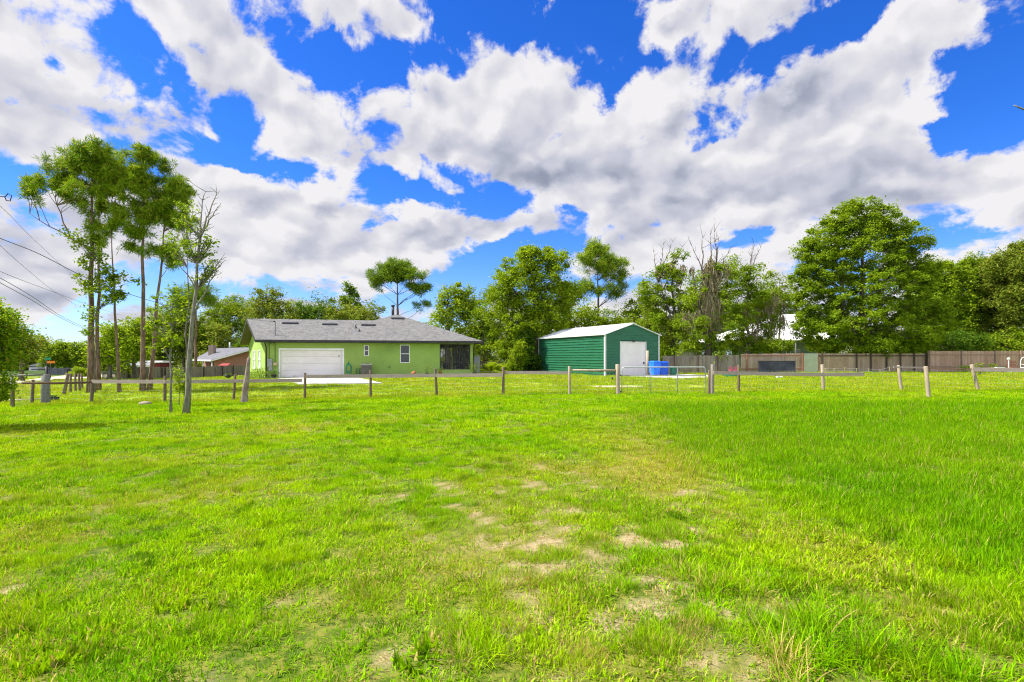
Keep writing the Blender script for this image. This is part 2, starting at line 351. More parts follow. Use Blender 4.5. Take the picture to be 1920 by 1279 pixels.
def build_ground():
    def ax(a, b, fine, lo, hi, steps):
        m = np.arange(a, b, fine); l = a - np.geomspace(fine, a - lo, steps)[::-1]; h = b + np.geomspace(fine, hi - b, steps); return np.concatenate([l, m, h])
    xs = ax(-13, 15, .13, -1400, 1400, 60); ys = ax(2.0, 19, .13, -60, 2600, 62)
    X, Y = np.meshgrid(xs, ys); bare, dry, tall, yard = masks(X, Y)
    Z = zg(X, Y) + .03*(fbm(X, Y, .5, 3) - .5)*sstep(100, 30, np.abs(Y))
    n, m = X.shape; V = np.stack([X, Y, Z], -1).reshape(-1, 3).astype(np.float32)
    i = np.arange(n*m).reshape(n, m); Fc = np.stack([i[:-1,:-1], i[:-1,1:], i[1:,1:], i[1:,:-1]], -1).reshape(-1, 4).astype(np.int32)
    me = bpy.data.meshes.new("ground"); me.vertices.add(len(V)); me.vertices.foreach_set('co', V.ravel()); me.loops.add(Fc.size); me.loops.foreach_set('vertex_index', Fc.ravel())
    me.polygons.add(len(Fc)); me.polygons.foreach_set('loop_start', np.arange(0, Fc.size, 4, dtype=np.int32)); me.polygons.foreach_set('loop_total', np.full(len(Fc), 4, np.int32))
    me.polygons.foreach_set('use_smooth', np.ones(len(Fc), bool)); me.update(calc_edges=True)
    for nm, a in (('bare', bare), ('dry', dry), ('tall', tall), ('yard', yard)):
        at_ = me.attributes.new(nm, 'FLOAT', 'POINT'); at_.data.foreach_set('value', a.ravel().astype(np.float32))
    mt = bpy.data.materials.new("lawn_soil"); mt.use_nodes = True; N = NT(mt.node_tree); b = mt.node_tree.nodes['Principled BSDF']
    A = lambda nm: N.node('ShaderNodeAttribute', 'Fac', {}, attribute_name=nm)
    pos = N.node('ShaderNodeNewGeometry', 'Position'); sy = N.node('ShaderNodeSeparateXYZ', 1, {0: pos})
    n1 = N.noise(pos, 1.2, 6, .6); n2 = N.noise(pos, 14, 6, .65); n3 = N.noise(pos, .16, 4, .6)
    under = N.mix(N.mapr(n2, .35, .65), (0.045, 0.085, 0.006), (0.16, 0.17, 0.025))
    green = N.mix(N.mapr(n1, .35, .65), (0.17, 0.33, 0.010), (0.22, 0.33, 0.012))
    green = N.mix(N.mapr(n3, .4, .62), green, (0.30, 0.31, 0.03))
    green = N.mix(N.mapr(n2, .45, .62, 0, .4), green, (0.10, 0.19, 0.01))
    c = N.mix(N.mapr(sy, 9, 30), under, green)
    c = N.mix(N.mapr(sy, 58, 75), c, (0.035, 0.07, 0.012))
    c = N.mix(N.m('MULTIPLY', A('dry'), 0.5), c, (0.27, 0.21, 0.035))
    n9 = N.noise(pos, 70, 3, .7); sand = N.mix(N.mapr(n2, .35, .65), (0.30, 0.23, 0.11), (0.15, 0.11, 0.045)); sand = N.mix(N.mapr(n9, .45, .6, 0, .7), sand, (0.42, 0.34, 0.20))
    c = N.mix(A('bare'), c, sand)
    N.put(b.inputs['Base Color'], c); b.inputs['Roughness'].default_value = .95; b.inputs['Specular IOR Level'].default_value = .1
    N.put(b.inputs['Normal'], N.node('ShaderNodeBump', 0, {'Height': n2, 'Strength': .6, 'Distance': .03}))
    me.materials.append(mt); o = bpy.data.objects.new("ground", me); COL.objects.link(o); tag(o, 'wide grassy lawn with sandy bare patches', kind='structure')

def grassmat():
    m = bpy.data.materials.new("grass_blade"); m.use_nodes = True; N = NT(m.node_tree); b = m.node_tree.nodes['Principled BSDF']; out = m.node_tree.nodes['Material Output']
    g = N.node('ShaderNodeNewGeometry', None); r = g.outputs['Random Per Island']; pos = g.outputs['Position']
    I = lambda nm: N.node('ShaderNodeAttribute', 'Fac', {}, attribute_name=nm, attribute_type='INSTANCER')
    oi = N.node('ShaderNodeObjectInfo', 'Random')
    rr = N.m('FRACT', N.m('ADD', N.m('MULTIPLY', r, 7.31), N.m('MULTIPLY', oi, 3.7)))
    rr2 = N.m('FRACT', N.m('MULTIPLY', rr, 23.7))
    n1 = N.noise(pos, .55, 5, .62); n2 = N.noise(pos, 3.5, 4, .6)
    f = N.m('ADD', N.m('MULTIPLY', rr, .5), N.mapr(n1, .33, .67, -.1, .6), clamp=True)
    c = N.mix(f, (0.125, 0.340, 0.001), (0.370, 0.560, 0.002))
    c = N.mix(N.mapr(n2, .50, .66, 0, .75), c, (0.045, 0.150, 0.001)); c = N.mix(N.mapr(N.noise(pos, 1.7, 4, .6), .52, .68, 0, .6), c, (0.32, 0.46, 0.003))
    c = N.mix(N.m('MULTIPLY', I('tall'), .70), c, N.mix(rr, (0.052, 0.200, 0.001), (0.185, 0.385, 0.002)))
    yf = N.m('MULTIPLY', I('yard'), .85)
    c = N.mix(yf, c, N.mix(f, (0.20, 0.31, 0.004), (0.38, 0.44, 0.015)))
    c = N.mix(N.m('MULTIPLY', I('dry'), N.mapr(rr2, .1, .8, .10, .8)), c, N.mix(rr, (0.38, 0.36, 0.015), (0.38, 0.25, 0.03)))
    straw = N.m('GREATER_THAN', rr2, N.m('SUBTRACT', .965, N.m('MULTIPLY', I('straw'), .60)))
    c = N.mix(straw, c, (0.44, 0.35, 0.10))
    c = N.v('SCALE', c); N.put(c.node.inputs['Scale'], N.mapr(N.m('FRACT', N.m('MULTIPLY', rr, 91.7)), 0, 1, .55, 1.4, False))
    N.put(b.inputs['Base Color'], c); b.inputs['Roughness'].default_value = .7; b.inputs['Specular IOR Level'].default_value = .03
    t = N.node('ShaderNodeBsdfTranslucent', 0, {'Color': N.v('MULTIPLY', c, (1.35, 1.2, .6))})
    N.put(out.inputs[0], N.node('ShaderNodeMixShader', 0, {0: .38, 1: b.outputs[0], 2: t})); return m

def blades(n, rad, h0, h1, w, lean, seg=3, curl=.5, rng=None):
    """(N,4,3) quads of n curved blades"""
    a = rng.random(n)*2*pi; rr = rad*np.sqrt(rng.random(n)); x = rr*np.cos(a); y = rr*np.sin(a)
    dirn = a + rng.normal(0, .9, n) if lean > .5 else rng.random(n)*2*pi
    h = h0 + (h1-h0)*rng.random(n); tilt = np.abs(rng.normal(0, lean, n)); face = dirn + pi/2 + rng.normal(0, .5, n)
    P = np.stack([x, y, np.full(n, -.01)], -1); out = []; wd = np.stack([np.cos(face), np.sin(face), np.zeros(n)], -1); ww = w*(.7+.6*rng.random(n))
    for k in range(seg):
        t = tilt + curl*tilt*(k/seg)*1.6 + .10*k; L = h/seg
        Q = P + np.stack([np.sin(t)*np.cos(dirn)*L, np.sin(t)*np.sin(dirn)*L, np.cos(t)*L], -1)
        w0 = (ww*(1 - .75*(k/seg)**1.3)/2)[:,None]*wd; w1 = (ww*(1 - .75*((k+1)/seg)**1.3 if k < seg-1 else ww*.12)/2)[:,None]*wd
        out.append(np.stack([P - w0, P + w0, Q + w1, Q - w1], 1)); P = Q
    return out
def tuft_mesh(name, mat, sets, seed):
    """blades whose segments share vertices, so that each blade is one island"""
    rng = np.random.default_rng(seed); V = []; Fs = []; nv = 0
    for kw in sets:
        qs = blades(rng=rng, **kw); n = kw['n']; seg = len(qs)
        rows = [qs[0][:, [0, 1]]] + [q[:, [3, 2]] for q in qs]; v = np.stack(rows, 1).reshape(n, -1, 3)      # n, (seg+1)*2, 3
        k = (seg+1)*2; V.append(v.reshape(-1, 3)); base = nv + np.arange(n)[:, None, None]*k; s = np.arange(seg)[None, :, None]*2
        Fs.append((base + s + np.array([0, 1, 3, 2])[None, None, :]).reshape(-1, 4)); nv += n*k
    V = np.concatenate(V).astype(np.float32); Fs = np.concatenate(Fs).astype(np.int32)
    me = bpy.data.meshes.new(name); me.vertices.add(len(V)); me.vertices.foreach_set('co', V.ravel()); me.loops.add(Fs.size); me.loops.foreach_set('vertex_index', Fs.ravel())
    me.polygons.add(len(Fs)); me.polygons.foreach_set('loop_start', np.arange(0, Fs.size, 4, dtype=np.int32)); me.polygons.foreach_set('loop_total', np.full(len(Fs), 4, np.int32))
    me.update(calc_edges=True); me.materials.append(mat); return bpy.data.objects.new(name, me)

def build_grass():
    gm = grassmat(); T = []
    D = dict
    T.append(tuft_mesh("short_tuft", gm, [D(n=130, rad=.17, h0=.025, h1=.07, w=.0075, lean=.95), D(n=9, rad=.17, h0=.06, h1=.11, w=.006, lean=.8)], 1))
    T.append(tuft_mesh("short_tuft", gm, [D(n=110, rad=.16, h0=.03, h1=.065, w=.010, lean=1.1, curl=.3), D(n=14, rad=.14, h0=.05, h1=.09, w=.007, lean=.9)], 2))
    T.append(tuft_mesh("tall_tuft", gm, [D(n=95, rad=.17, h0=.05, h1=.15, w=.007, lean=.42), D(n=40, rad=.18, h0=.04, h1=.1, w=.006, lean=.6)], 3))
    T.append(tuft_mesh("clump_tuft", gm, [D(n=60, rad=.09, h0=.10, h1=.26, w=.0060, lean=.85, seg=4, curl=.6), D(n=50, rad=.14, h0=.05, h1=.12, w=.006, lean=.8)], 4))
    T.append(tuft_mesh("fine_tuft", gm, [D(n=240, rad=.11, h0=.03, h1=.085, w=.0038, lean=.6)], 5))
    T.append(tuft_mesh("weed_tuft", gm, [D(n=60, rad=.09, h0=.03, h1=.08, w=.02, lean=1.0, seg=2), D(n=30, rad=.1, h0=.05, h1=.09, w=.016, lean=.7, seg=2)], 6))
    T.append(tuft_mesh("far_tuft", gm, [D(n=90, rad=.34, h0=.05, h1=.12, w=.022, lean=.6, seg=1)], 7))
    pts = []; kinds = []; sc_ = []
    def field(y0, y1, dens, spread=1.12, pad=1.0):
        n = int(dens*spread*(.96*(y1*y1-y0*y0)) + 2*pad*dens*(y1-y0)); y = np.sqrt(y0*y0 + (y1*y1-y0*y0)*R.random(n)); x = (R.random(n)*2-1)*(.98*spread*y + pad); return x, y
    def put(x, y, kind, s): pts.append(np.stack([x, y], -1)); kinds.append(np.broadcast_to(kind, x.shape).astype(int)); sc_.append(np.broadcast_to(s, x.shape).astype(float))
    for y0, y1, dens, s in ((1.6, 6, 84, .85), (6, 12, 48, .95), (12, 23.5, 24, 1.2)):
        x, y = field(y0, y1, dens, 1.12, 4.5 if y1 < 8 else 3.0); b, d, t, yd = masks(x, y); u = R.random(len(x))
        k = np.where(u < .5, 0, 1); v = R.random(len(x)); fz = fbm(x+5, y+9, .9, 2)
        k = np.where((fz > .62) & (v < .7), 4, k); k = np.where(v > .985, 5, k); k = np.where(t > R.random(len(x)), 2, k)
        keep = R.random(len(x)) > b*.70; sz = s*(.75 + .5*R.random(len(x)))*(1 - .3*b - .18*d)*(.85+.4*fbm(x, y, .8, 2))
        keep &= ~((y > 23))
        put(x[keep], y[keep], k[keep], sz[keep])
    x, y = field(22.8, 36, 6.5); b, d, t, yd = masks(x, y); put(x, y, 6, 1.0*(.7+.5*R.random(len(x))))
    x, y = field(36, 62, 3.0); put(x, y, 6, 1.25*(.7+.5*R.random(len(x))))
    # single long-bladed clumps and cushions of fine grass
    for px, py, s, k in [(690,1130,1.0,3),(720,1120,.9,3),(1290,1090,1.25,3),(1330,1100,1.3,3),(1370,1110,1.3,3),(1410,1115,1.2,3),(1430,1100,1.0,3),(1310,1075,1.1,3),(1350,1085,1.1,3),(1500,1190,1.4,3),(1520,1160,1.2,3),(1540,1230,1.5,3),(1610,1220,1.3,3),(1600,1180,1.1,3),(1470,1230,1.2,3),
                         (1660,1240,1.2,3),(1780,1260,1.2,3),(1720,1265,1.1,3),(1900,1180,1.2,3),(930,1110,.9,3),(960,1090,.8,3),(900,1130,.9,3),(1500,1270,1.2,3),(1820,1130,.9,3),(60,1150,1.1,3),(30,1190,1.0,3),(560,1190,.9,3),(920,1235,1.1,3),(860,1250,1.0,3),
                         (1335,960,1.1,4),(1240,990,1.1,4),(1370,1018,1.0,4),(1140,1030,1.0,4),(1180,1100,1.1,4),(1225,1045,1.3,4),(1060,1040,1.2,4),(1020,1090,1.,4),(1220,1200,1.5,4),(1260,1215,1.3,4),(1310,1180,1.1,4),(1080,1215,1.2,4),(1120,1235,1.1,4),(985,1150,1.,4),(420,1170,1.2,4),
                         (1120,1010,1.0,4),(1330,1030,.9,4),(1215,1000,.9,4),(1060,930,1.2,4),(1130,950,1.3,4),(205,1180,1.2,5),(100,1245,1.3,5),(60,1235,1.2,5),(160,1215,1.1,5),(840,1215,1.2,5),(1500,1245,1.2,5),(1340,860,.8,3),(700,905,.8,3),(1290,1050,1.0,5)]:
        c = gd(px, py); n = 2 if k == 3 else 4; j = R.normal(0, .05 if k == 3 else .07, (n, 2)); put(c.x + j[:,0], c.y + j[:,1], k, s*(.80 if k == 3 else .8)*(.8+.3*R.random(n)))
    # fringe along the foot of the front fence
    x = (R.random(900)*2-1)*24; y = 22.7 + .25*R.normal(0, 1, 900); put(x, y, 2, .9+.4*R.random(900))
    P = np.concatenate(pts); K = np.concatenate(kinds); S = np.concatenate(sc_)
    clear = np.ones(len(P), bool)
    for poly in PADS:                      # no grass on concrete, gravel and sand
        inside = np.zeros(len(P), bool); q = [(v.x, v.y) for v in poly]
        for (x1, y1), (x2, y2) in zip(q, q[1:] + q[:1]):
            c = ((y1 > P[:,1]) != (y2 > P[:,1])) & (P[:,0] < (x2-x1)*(P[:,1]-y1)/((y2-y1) or 1e-9) + x1); inside ^= c
        clear &= ~inside
    P, K, S = P[clear], K[clear], S[clear]
    b, d, t, yd = masks(P[:,0], P[:,1]); Z = zg(P[:,0], P[:,1])
    me = bpy.data.meshes.new("grass"); me.vertices.add(len(P)); me.vertices.foreach_set('co', np.stack([P[:,0], P[:,1], Z], -1).astype(np.float32).ravel())
    def attr(nm, ty, a, key='value'): x = me.attributes.new(nm, ty, 'POINT'); x.data.foreach_set(key, np.ascontiguousarray(a).ravel())
    attr('kind_', 'INT', K.astype(np.int32)); attr('size_', 'FLOAT', S.astype(np.float32))
    rot = np.stack([R.normal(0, .1, len(P)), R.normal(0, .1, len(P)), R.random(len(P))*2*pi], -1).astype(np.float32); attr('rot_', 'FLOAT_VECTOR', rot, 'vector')
    for nm, a in (('dry', d), ('tall', t), ('yard', yd), ('straw', np.clip(b + d*.5, 0, 1))): attr(nm, 'FLOAT', a.astype(np.float32))
    o = bpy.data.objects.new("grass", me); COL.objects.link(o); tag(o, 'bright green grass blades and tufts over the whole lawn', 'grass', kind='stuff'); me.materials.append(gm)
    ng = bpy.data.node_groups.new("grass_blades", 'GeometryNodeTree'); ng.interface.new_socket("Geometry", in_out='INPUT', socket_type='NodeSocketGeometry'); ng.interface.new_socket("Geometry", in_out='OUTPUT', socket_type='NodeSocketGeometry')
    n = ng.nodes; L = ng.links; gi = n.new('NodeGroupInput'); go = n.new('NodeGroupOutput'); join = n.new('GeometryNodeJoinGeometry')
    def na(nm, ty):
        q = n.new('GeometryNodeInputNamedAttribute'); q.data_type = ty; q.inputs['Name'].default_value = nm; return q.outputs['Attribute']
    kk, ss, ro = na('kind_', 'INT'), na('size_', 'FLOAT'), na('rot_', 'FLOAT_VECTOR')
    for i, t_ in enumerate(T):
        cmp_ = n.new('FunctionNodeCompare'); cmp_.data_type = 'INT'; cmp_.operation = 'EQUAL'; L.new(kk, cmp_.inputs[2]); cmp_.inputs[3].default_value = i
        oi = n.new('GeometryNodeObjectInfo'); oi.inputs['Object'].default_value = t_
        ip = n.new('GeometryNodeInstanceOnPoints'); L.new(gi.outputs[0], ip.inputs['Points']); L.new(cmp_.outputs[0], ip.inputs['Selection']); L.new(oi.outputs['Geometry'], ip.inputs['Instance'])
        L.new(ro, ip.inputs['Rotation']); L.new(ss, ip.inputs['Scale']); L.new(ip.outputs[0], join.inputs[0])
    L.new(join.outputs[0], go.inputs[0]); md = o.modifiers.new("blades", 'NODES'); md.node_group = ng
    print("grass points", len(P))
# ------------------------------------------------------------------ trees
def L3(): # leaf materials
    return dict(
     oak=leafmat("leaf_oak", (0.100, 0.183, 0.007), (0.232, 0.332, 0.012), (0.347, 0.431, 0.024)),
     bright=leafmat("leaf_bright", (0.090, 0.174, 0.005), (0.272, 0.373, 0.010), (0.342, 0.423, 0.024)),
     mid=leafmat("leaf_mid", (0.103, 0.198, 0.007), (0.236, 0.326, 0.012), (0.294, 0.374, 0.024)),
     olive=leafmat("leaf_olive", (0.119, 0.183, 0.014), (0.214, 0.272, 0.030), (0.302, 0.293, 0.048)),
     dark=leafmat("leaf_dark", (0.049, 0.126, 0.010), (0.125, 0.209, 0.014)),
     yellow=leafmat("leaf_yellow", (0.084, 0.193, 0.005), (0.276, 0.424, 0.010), (0.432, 0.410, 0.02)),
     pine=leafmat("needle_pine", (0.074, 0.162, 0.007), (0.243, 0.364, 0.012), (0.422, 0.435, 0.036), trans=.3),
     pined=leafmat("needle_dark", (0.072, 0.155, 0.012), (0.225, 0.329, 0.017), trans=.3),
     moss=leafmat("spanish_moss", (0.220, 0.190, 0.10), (0.380, 0.320, 0.19), trans=.25, tcol=(1.1,1,.9)))
LF = L3()
BARK = pm("bark_brown", (0.105,0.060,0.038), (0.225,0.145,0.10), 3, .95, .9, 9, (3,3,.7))
BARKG = pm("bark_grey", (0.075,0.06,0.045), (0.17,0.145,0.11), 4, .95, .8, 12, (3,3,.7))
BARKL = pm("bark_lichen", (0.12,0.11,0.075), (0.24,0.225,0.16), 5, .95, .7, 14, (2.5,2.5,.7), dirt=(0.12,0.10,0.07))
BARKD = pm("bark_dark", (0.05,0.038,0.028), (0.13,0.10,0.075), 3, .95, .9, 9, (3,3,.7))

def leaf_quads(C, size, rng, up=.35, aspect=.55, jit=.3):
    n = len(C); nrm = rng.normal(0, 1, (n, 3)); nrm[:, 2] = np.abs(nrm[:, 2]) + up*1.5; nrm /= np.linalg.norm(nrm, axis=1)[:, None]
    d = rng.normal(0, 1, (n, 3)); d -= nrm*(d*nrm).sum(1)[:, None]; d /= np.linalg.norm(d, axis=1)[:, None]; w = np.cross(nrm, d)
    s = (size*(1 - jit + 2*jit*rng.random(n)))[:, None]; droop = -nrm*s*.15
    return np.stack([C - d*s*.5, C + w*s*aspect*.5 + droop*0, C + d*s*.5 + droop, C - w*s*aspect*.5], 1)
def needle_quads(C, size, rng, per=12, width=.10, up=.3):
    n = len(C); C = np.repeat(C, per, 0); d = rng.normal(0, 1, (n*per, 3)); d[:, 2] = d[:, 2] + up; d /= np.linalg.norm(d, axis=1)[:, None]
    w = np.cross(d, rng.normal(0, 1, (n*per, 3))); w /= np.linalg.norm(w, axis=1)[:, None]; s = (size*(.65 + .7*rng.random(n*per)))[:, None]
    return np.stack([C - w*s*width*.3, C + d*s*.6 - w*s*width*.5, C + d*s, C + d*s*.6 + w*s*width*.5], 1)
def wiggle(p0, p1, k, amp, rng, sag=0.0):
    p0, p1 = np.array(p0, float), np.array(p1, float); t = np.linspace(0, 1, k)[:, None]; L = np.linalg.norm(p1 - p0)
    off = rng.normal(0, 1, (k, 3))*amp*L*np.sin(t*pi); P = p0 + (p1 - p0)*t + off; P[:, 2] += np.sin(t[:, 0]*pi)*sag*L; return P

def make_tree(name, label, cat, base, lobes, leaf='mid', bark=None, trunk_r=.2, top=None, dens=1.0, lsize=.24, rc=.75, nclump=None, perclump=70,
              needles=False, seed=1, lean=(0,0), flat=.75, limbs=True, group=None, trunkname="trunk", shell=.5, twigs=.35, depth=1.0, forks=None, moss=None, per=12, wig=.012, dead=None):
    """lobes: (dx, z, rx, rz[, dy]) in metres from the foot of the trunk"""
    rng = np.random.default_rng(seed); base = Vector(base); root = thing(name, base, label, cat, group); b0 = np.array(base)
    bark = bark or BARKG; top = top or max(z + rz*.4 for _, z, _, rz, *_ in lobes)
    C = []; LB = []
    if not needles: lobes = [(l[0], l[1], l[2]*1.12, l[3]*1.12, *l[4:]) for l in lobes]
    vol = [rx*rx*rz for _, _, rx, rz, *_ in lobes]; area = [(rx*rz) for _, _, rx, rz, *_ in lobes]; tot = sum(area)
    nclump = nclump or int(dens*tot*(3.6 if not needles else 3.4)/(rc*rc)*1.1 + 6)
    if not needles: perclump *= 1.6; lsize *= .9
    for i, lb in enumerate(lobes):
        dx, z, rx, rz = lb[:4]; dy = lb[4] if len(lb) > 4 else 0.0; k = max(2, int(round(nclump*area[i]/tot)))
        u = rng.normal(0, 1, (k, 3)); u /= np.linalg.norm(u, axis=1)[:, None]; r = rng.random(k)**shell
        u = u*r[:, None]; P = np.stack([dx + u[:, 0]*rx, dy + u[:, 1]*rx*depth, z + u[:, 2]*rz], -1); C.append(P); LB += [i]*k
    C = np.concatenate(C) + b0; C[:, 2] = np.maximum(C[:, 2], b0[2] + .25)
    tp = b0 + np.array([lean[0], lean[1], top]); T = wiggle(b0 - [0, 0, .15], tp, 9, wig, rng); tr = trunk_r*(1 - .82*np.linspace(0, 1, 9)**1.1); tr[0] *= 1.35
    extra = []; wood = MB(); wood.tube(T, tr, 9)
    for fk in (forks or []):            # extra stems: (start height, dx, dz_end, radius)
        i = int(np.argmin(np.abs(T[:, 2] - b0[2] - fk[0]))); e = b0 + np.array([fk[1], 0, fk[2]]); W = wiggle(T[i], e, 7, .015, rng); wood.tube(W, fk[3]*(1 - .75*np.linspace(0, 1, 7)), 7)
        T = np.concatenate([T, W])
    if limbs:
        nb = max(4, int(len(C)*twigs)); idx = rng.permutation(len(C))[:nb]
        for j in idx:
            c = C[j]; h = max(b0[2] + (tp[2]-b0[2])*.2, c[2] - .55*np.hypot(c[0]-tp[0]*.5-b0[0]*.5, c[1]-b0[1]) - .3*rng.random())
            i = int(np.argmin(np.abs(T[:, 2] - h) + .35*np.abs(T[:, 0] - c[0]))); s = T[i]; L = np.linalg.norm(c - s)
            if L < .3: continue
            WW = wiggle(s, c, 5, .03, rng, .03)
            if needles: extra.append(WW[3])
            wood.tube(WW, np.linspace(min(trunk_r*.30, .012 + .011*L)*(.6 if needles else 1), .007, 5), 5, cap=False)
    for dd in (dead or []):             # bare dead limbs: (h0, dx, z_end)
        i = int(np.argmin(np.abs(T[:, 2] - b0[2] - dd[0]))); e = b0 + np.array([dd[1], rng.normal(0, .3), dd[2]]); W = wiggle(T[i], e, 8, .022, rng); L = np.linalg.norm(e - T[i]); wood.tube(W, np.linspace(min(.03 + .014*L, trunk_r*.34), .010, 8), 6)
        for q in range(3, 8):
            for _ in range(2):
                v = rng.normal(0, 1, 3); v[2] = abs(v[2]) + .5; v /= np.linalg.norm(v); wood.tube(wiggle(W[q], W[q] + v*L*(.10 + .12*rng.random()), 4, .04, rng), np.linspace(min(.022, trunk_r*.10), .006, 4), 4, cap=False)
    wood.build(trunkname, bark, root, base)
    if extra: C = np.concatenate([C, np.array(extra)])
    per_c = np.maximum(7 if needles else 4, rng.poisson(perclump*(.35 + 1.3*rng.random(len(C))**1.5))); Cn = np.repeat(C, per_c, 0); n = len(Cn)
    g = rng.normal(0, 1, (n, 3)); g /= np.linalg.norm(g, axis=1)[:, None]; g *= (rng.random(n)**.45 * np.where(rng.random(n) < .12, 1.6, 1))[:, None]
    rcs = np.repeat(rc*(.45 + 1.0*rng.random(len(C))), per_c)[:, None]; Pn = Cn + g*rcs*np.array([1, 1, flat]); Pn[:, 2] = np.maximum(Pn[:, 2], b0[2] + .05)
    q = needle_quads(Pn, lsize, rng, per) if needles else leaf_quads(Pn, lsize, rng)
    MB().quads(q).build('crown', LF[leaf], root, base)
    if moss:                            # (dx, z_top, width, length, strands)
        Q = []
        for (dx, zt, w_, l_, ns) in [(dx_ + rng.normal(0, w0*.8), zt_ + rng.normal(0, l0*.25), w0*.4, l0*.55, n0//3) for dx_, zt_, w0, l0, n0 in moss for _ in range(4)]:
            x = b0[0] + dx + rng.normal(0, w_*.5, ns); y = b0[1] - rng.random(ns)*w_*1.2; z0 = b0[2] + zt + rng.normal(0, l_*.18, ns); ll = l_*(.3 + .8*rng.random(ns)); a = rng.random(ns)*pi
            l_ *= 1; ww = (.025 + .05*rng.random(ns)); segs = 5; P = np.stack([x, y, z0], -1)
            for s_ in range(segs):
                Pn2 = P + np.stack([rng.normal(0, .085, ns), rng.normal(0, .085, ns), -ll/segs], -1); d = np.stack([np.cos(a), np.sin(a), np.zeros(ns)], -1)
                wa = (ww*(1 - s_/segs*.7))[:, None]*d; wb = (ww*(1 - (s_+1)/segs*.8))[:, None]*d; Q.append(np.stack([P - wa, P + wa, Pn2 + wb, Pn2 - wb], 1)); P = Pn2
        MB().quads(np.concatenate(Q)).build('hanging_moss', LF['moss'], root, base)
    return root
def tree_px(name, label, px, Y, lobes, **k):
    """lobes given as seen from the front at the tree's distance: (px x, px y, rx, ry[, dy metres])"""
    b = gx(px, Y); out = []
    for l in lobes:
        out.append(((l[0]-px)/F*Y, CAM_H + (HOR-l[1])/F*Y - b.z, l[2]/F*Y, l[3]/F*Y, *(l[4:5])))
    return make_tree(name, label, 'tree' if k.get('cat') is None else k.pop('cat'), b, out, **k)

# ------------------------------------------------------------------ materials of the built things
stucco = pm("green_stucco", (0.300,0.420,0.100), (0.265,0.380,0.085), .8, .9, .35, 60, spec=.15, dirt=(0.20,0.29,0.075))
white = pm("white_paint", (0.80,0.79,0.76), (0.72,0.71,0.68), 2, .5, spec=.3)
cream = pm("cream_door", (0.78,0.73,0.67), (0.72,0.67,0.61), 1.2, .5, spec=.3)
bronze = pm("bronze_trim", (0.045,0.038,0.035), (0.03,0.026,0.024), 3, .5)
dgrey = pm("dark_metal", (0.06,0.06,0.065), (0.04,0.04,0.045), 5, .5)
blackp = pm("black_plastic", (0.02,0.02,0.022), (0.035,0.035,0.038), 5, .45)
concrete = pm("concrete", (0.48,0.45,0.40), (0.37,0.35,0.30), 1.3, .9, .3, 30, dirt=(0.24,0.22,0.18))
sandm = pm("pale_sand", (0.55,0.48,0.34), (0.42,0.36,0.22), 2.0, .95, .5, 20)
gravel = pm("dirt_road", (0.52,0.45,0.34), (0.38,0.33,0.24), 1.0, .95, .5, 12)
galv = pm("galvanised", (0.46,0.47,0.47), (0.34,0.35,0.35), 6, .45, metal=.25)
terra = pm("terracotta", (0.42,0.14,0.05), (0.30,0.10,0.04), 5, .8)
bluep = pm("blue_plastic", (0.02,0.18,0.80), (0.015,0.14,0.65), 3, .4, spec=.4)
greenp = pm("green_plastic", (0.02,0.16,0.09), (0.015,0.12,0.06), 3, .45)
glass = None
def glassmat():
    m = bpy.data.materials.new("window_glass"); m.use_nodes = True; b = m.node_tree.nodes['Principled BSDF']
    b.inputs['Base Color'].default_value = (.03,.035,.04,1); b.inputs['Roughness'].default_value = .06; b.inputs['Specular IOR Level'].default_value = .6; return m
glass = glassmat()
def shingle():
    m = bpy.data.materials.new("grey_shingles"); m.use_nodes = True; N = NT(m.node_tree); b = m.node_tree.nodes['Principled BSDF']
    tc = N.node('ShaderNodeTexCoord', 'UV'); p = N.node('ShaderNodeTexCoord', 'Object')
    br = N.node('ShaderNodeTexBrick', None, {'Vector': tc, 'Color1': (.19,.187,.18,1), 'Color2': (.10,.098,.095,1), 'Mortar': (.10,.098,.095,1), 'Scale': 1.0, 'Mortar Size': .008, 'Brick Width': .33, 'Row Height': .143, 'Bias': -.1})
    n = N.noise(p, 3.2, 7, .75); n2 = N.noise(p, .5, 4, .6)
    c = N.mix(N.mapr(n, .38, .62, .1, .9), br.outputs['Color'], (.155,.152,.146)); c = N.mix(N.mapr(n, .50, .62, 0, .8), c, (.08,.078,.075)); c = N.mix(N.mapr(n2, .4, .7, 0, .2), c, (.17,.165,.15))
    N.put(b.inputs['Base Color'], c); b.inputs['Roughness'].default_value = .95; b.inputs['Specular IOR Level'].default_value = .1
    N.put(b.inputs['Normal'], N.node('ShaderNodeBump', 0, {'Height': N.noise(p, 9, 5, .7), 'Strength': .7, 'Distance': .02})); return m
shing = shingle()
def add_uv(o):
    me = o.data; uv = me.uv_layers.new(name="uv")
    for p in me.polygons:
        n = p.normal; h = Vector((n.y, -n.x, 0)); h = h.normalized() if h.length > .01 else Vector((1,0,0)); s = n.cross(h)
        for li in p.loop_indices: c = me.vertices[me.loops[li].vertex_index].co; uv.data[li].uv = (c.dot(h), c.dot(s))
def brickmat(name, c1, c2, mort):
    m = bpy.data.materials.new(name); m.use_nodes = True; N = NT(m.node_tree); b = m.node_tree.nodes['Principled BSDF']
    br = N.node('ShaderNodeTexBrick', None, {'Vector': N.node('ShaderNodeTexCoord', 'UV'), 'Color1': (*c1,1), 'Color2': (*c2,1), 'Mortar': (*mort,1), 'Scale': 1.0, 'Mortar Size': .012, 'Brick Width': .22, 'Row Height': .08})
    n = N.noise(N.node('ShaderNodeTexCoord', 'Object'), 1.5, 5, .6)
    N.put(b.inputs['Base Color'], N.mix(N.mapr(n, .4, .7, 0, .3), br.outputs['Color'], mort)); b.inputs['Roughness'].default_value = .9; return m
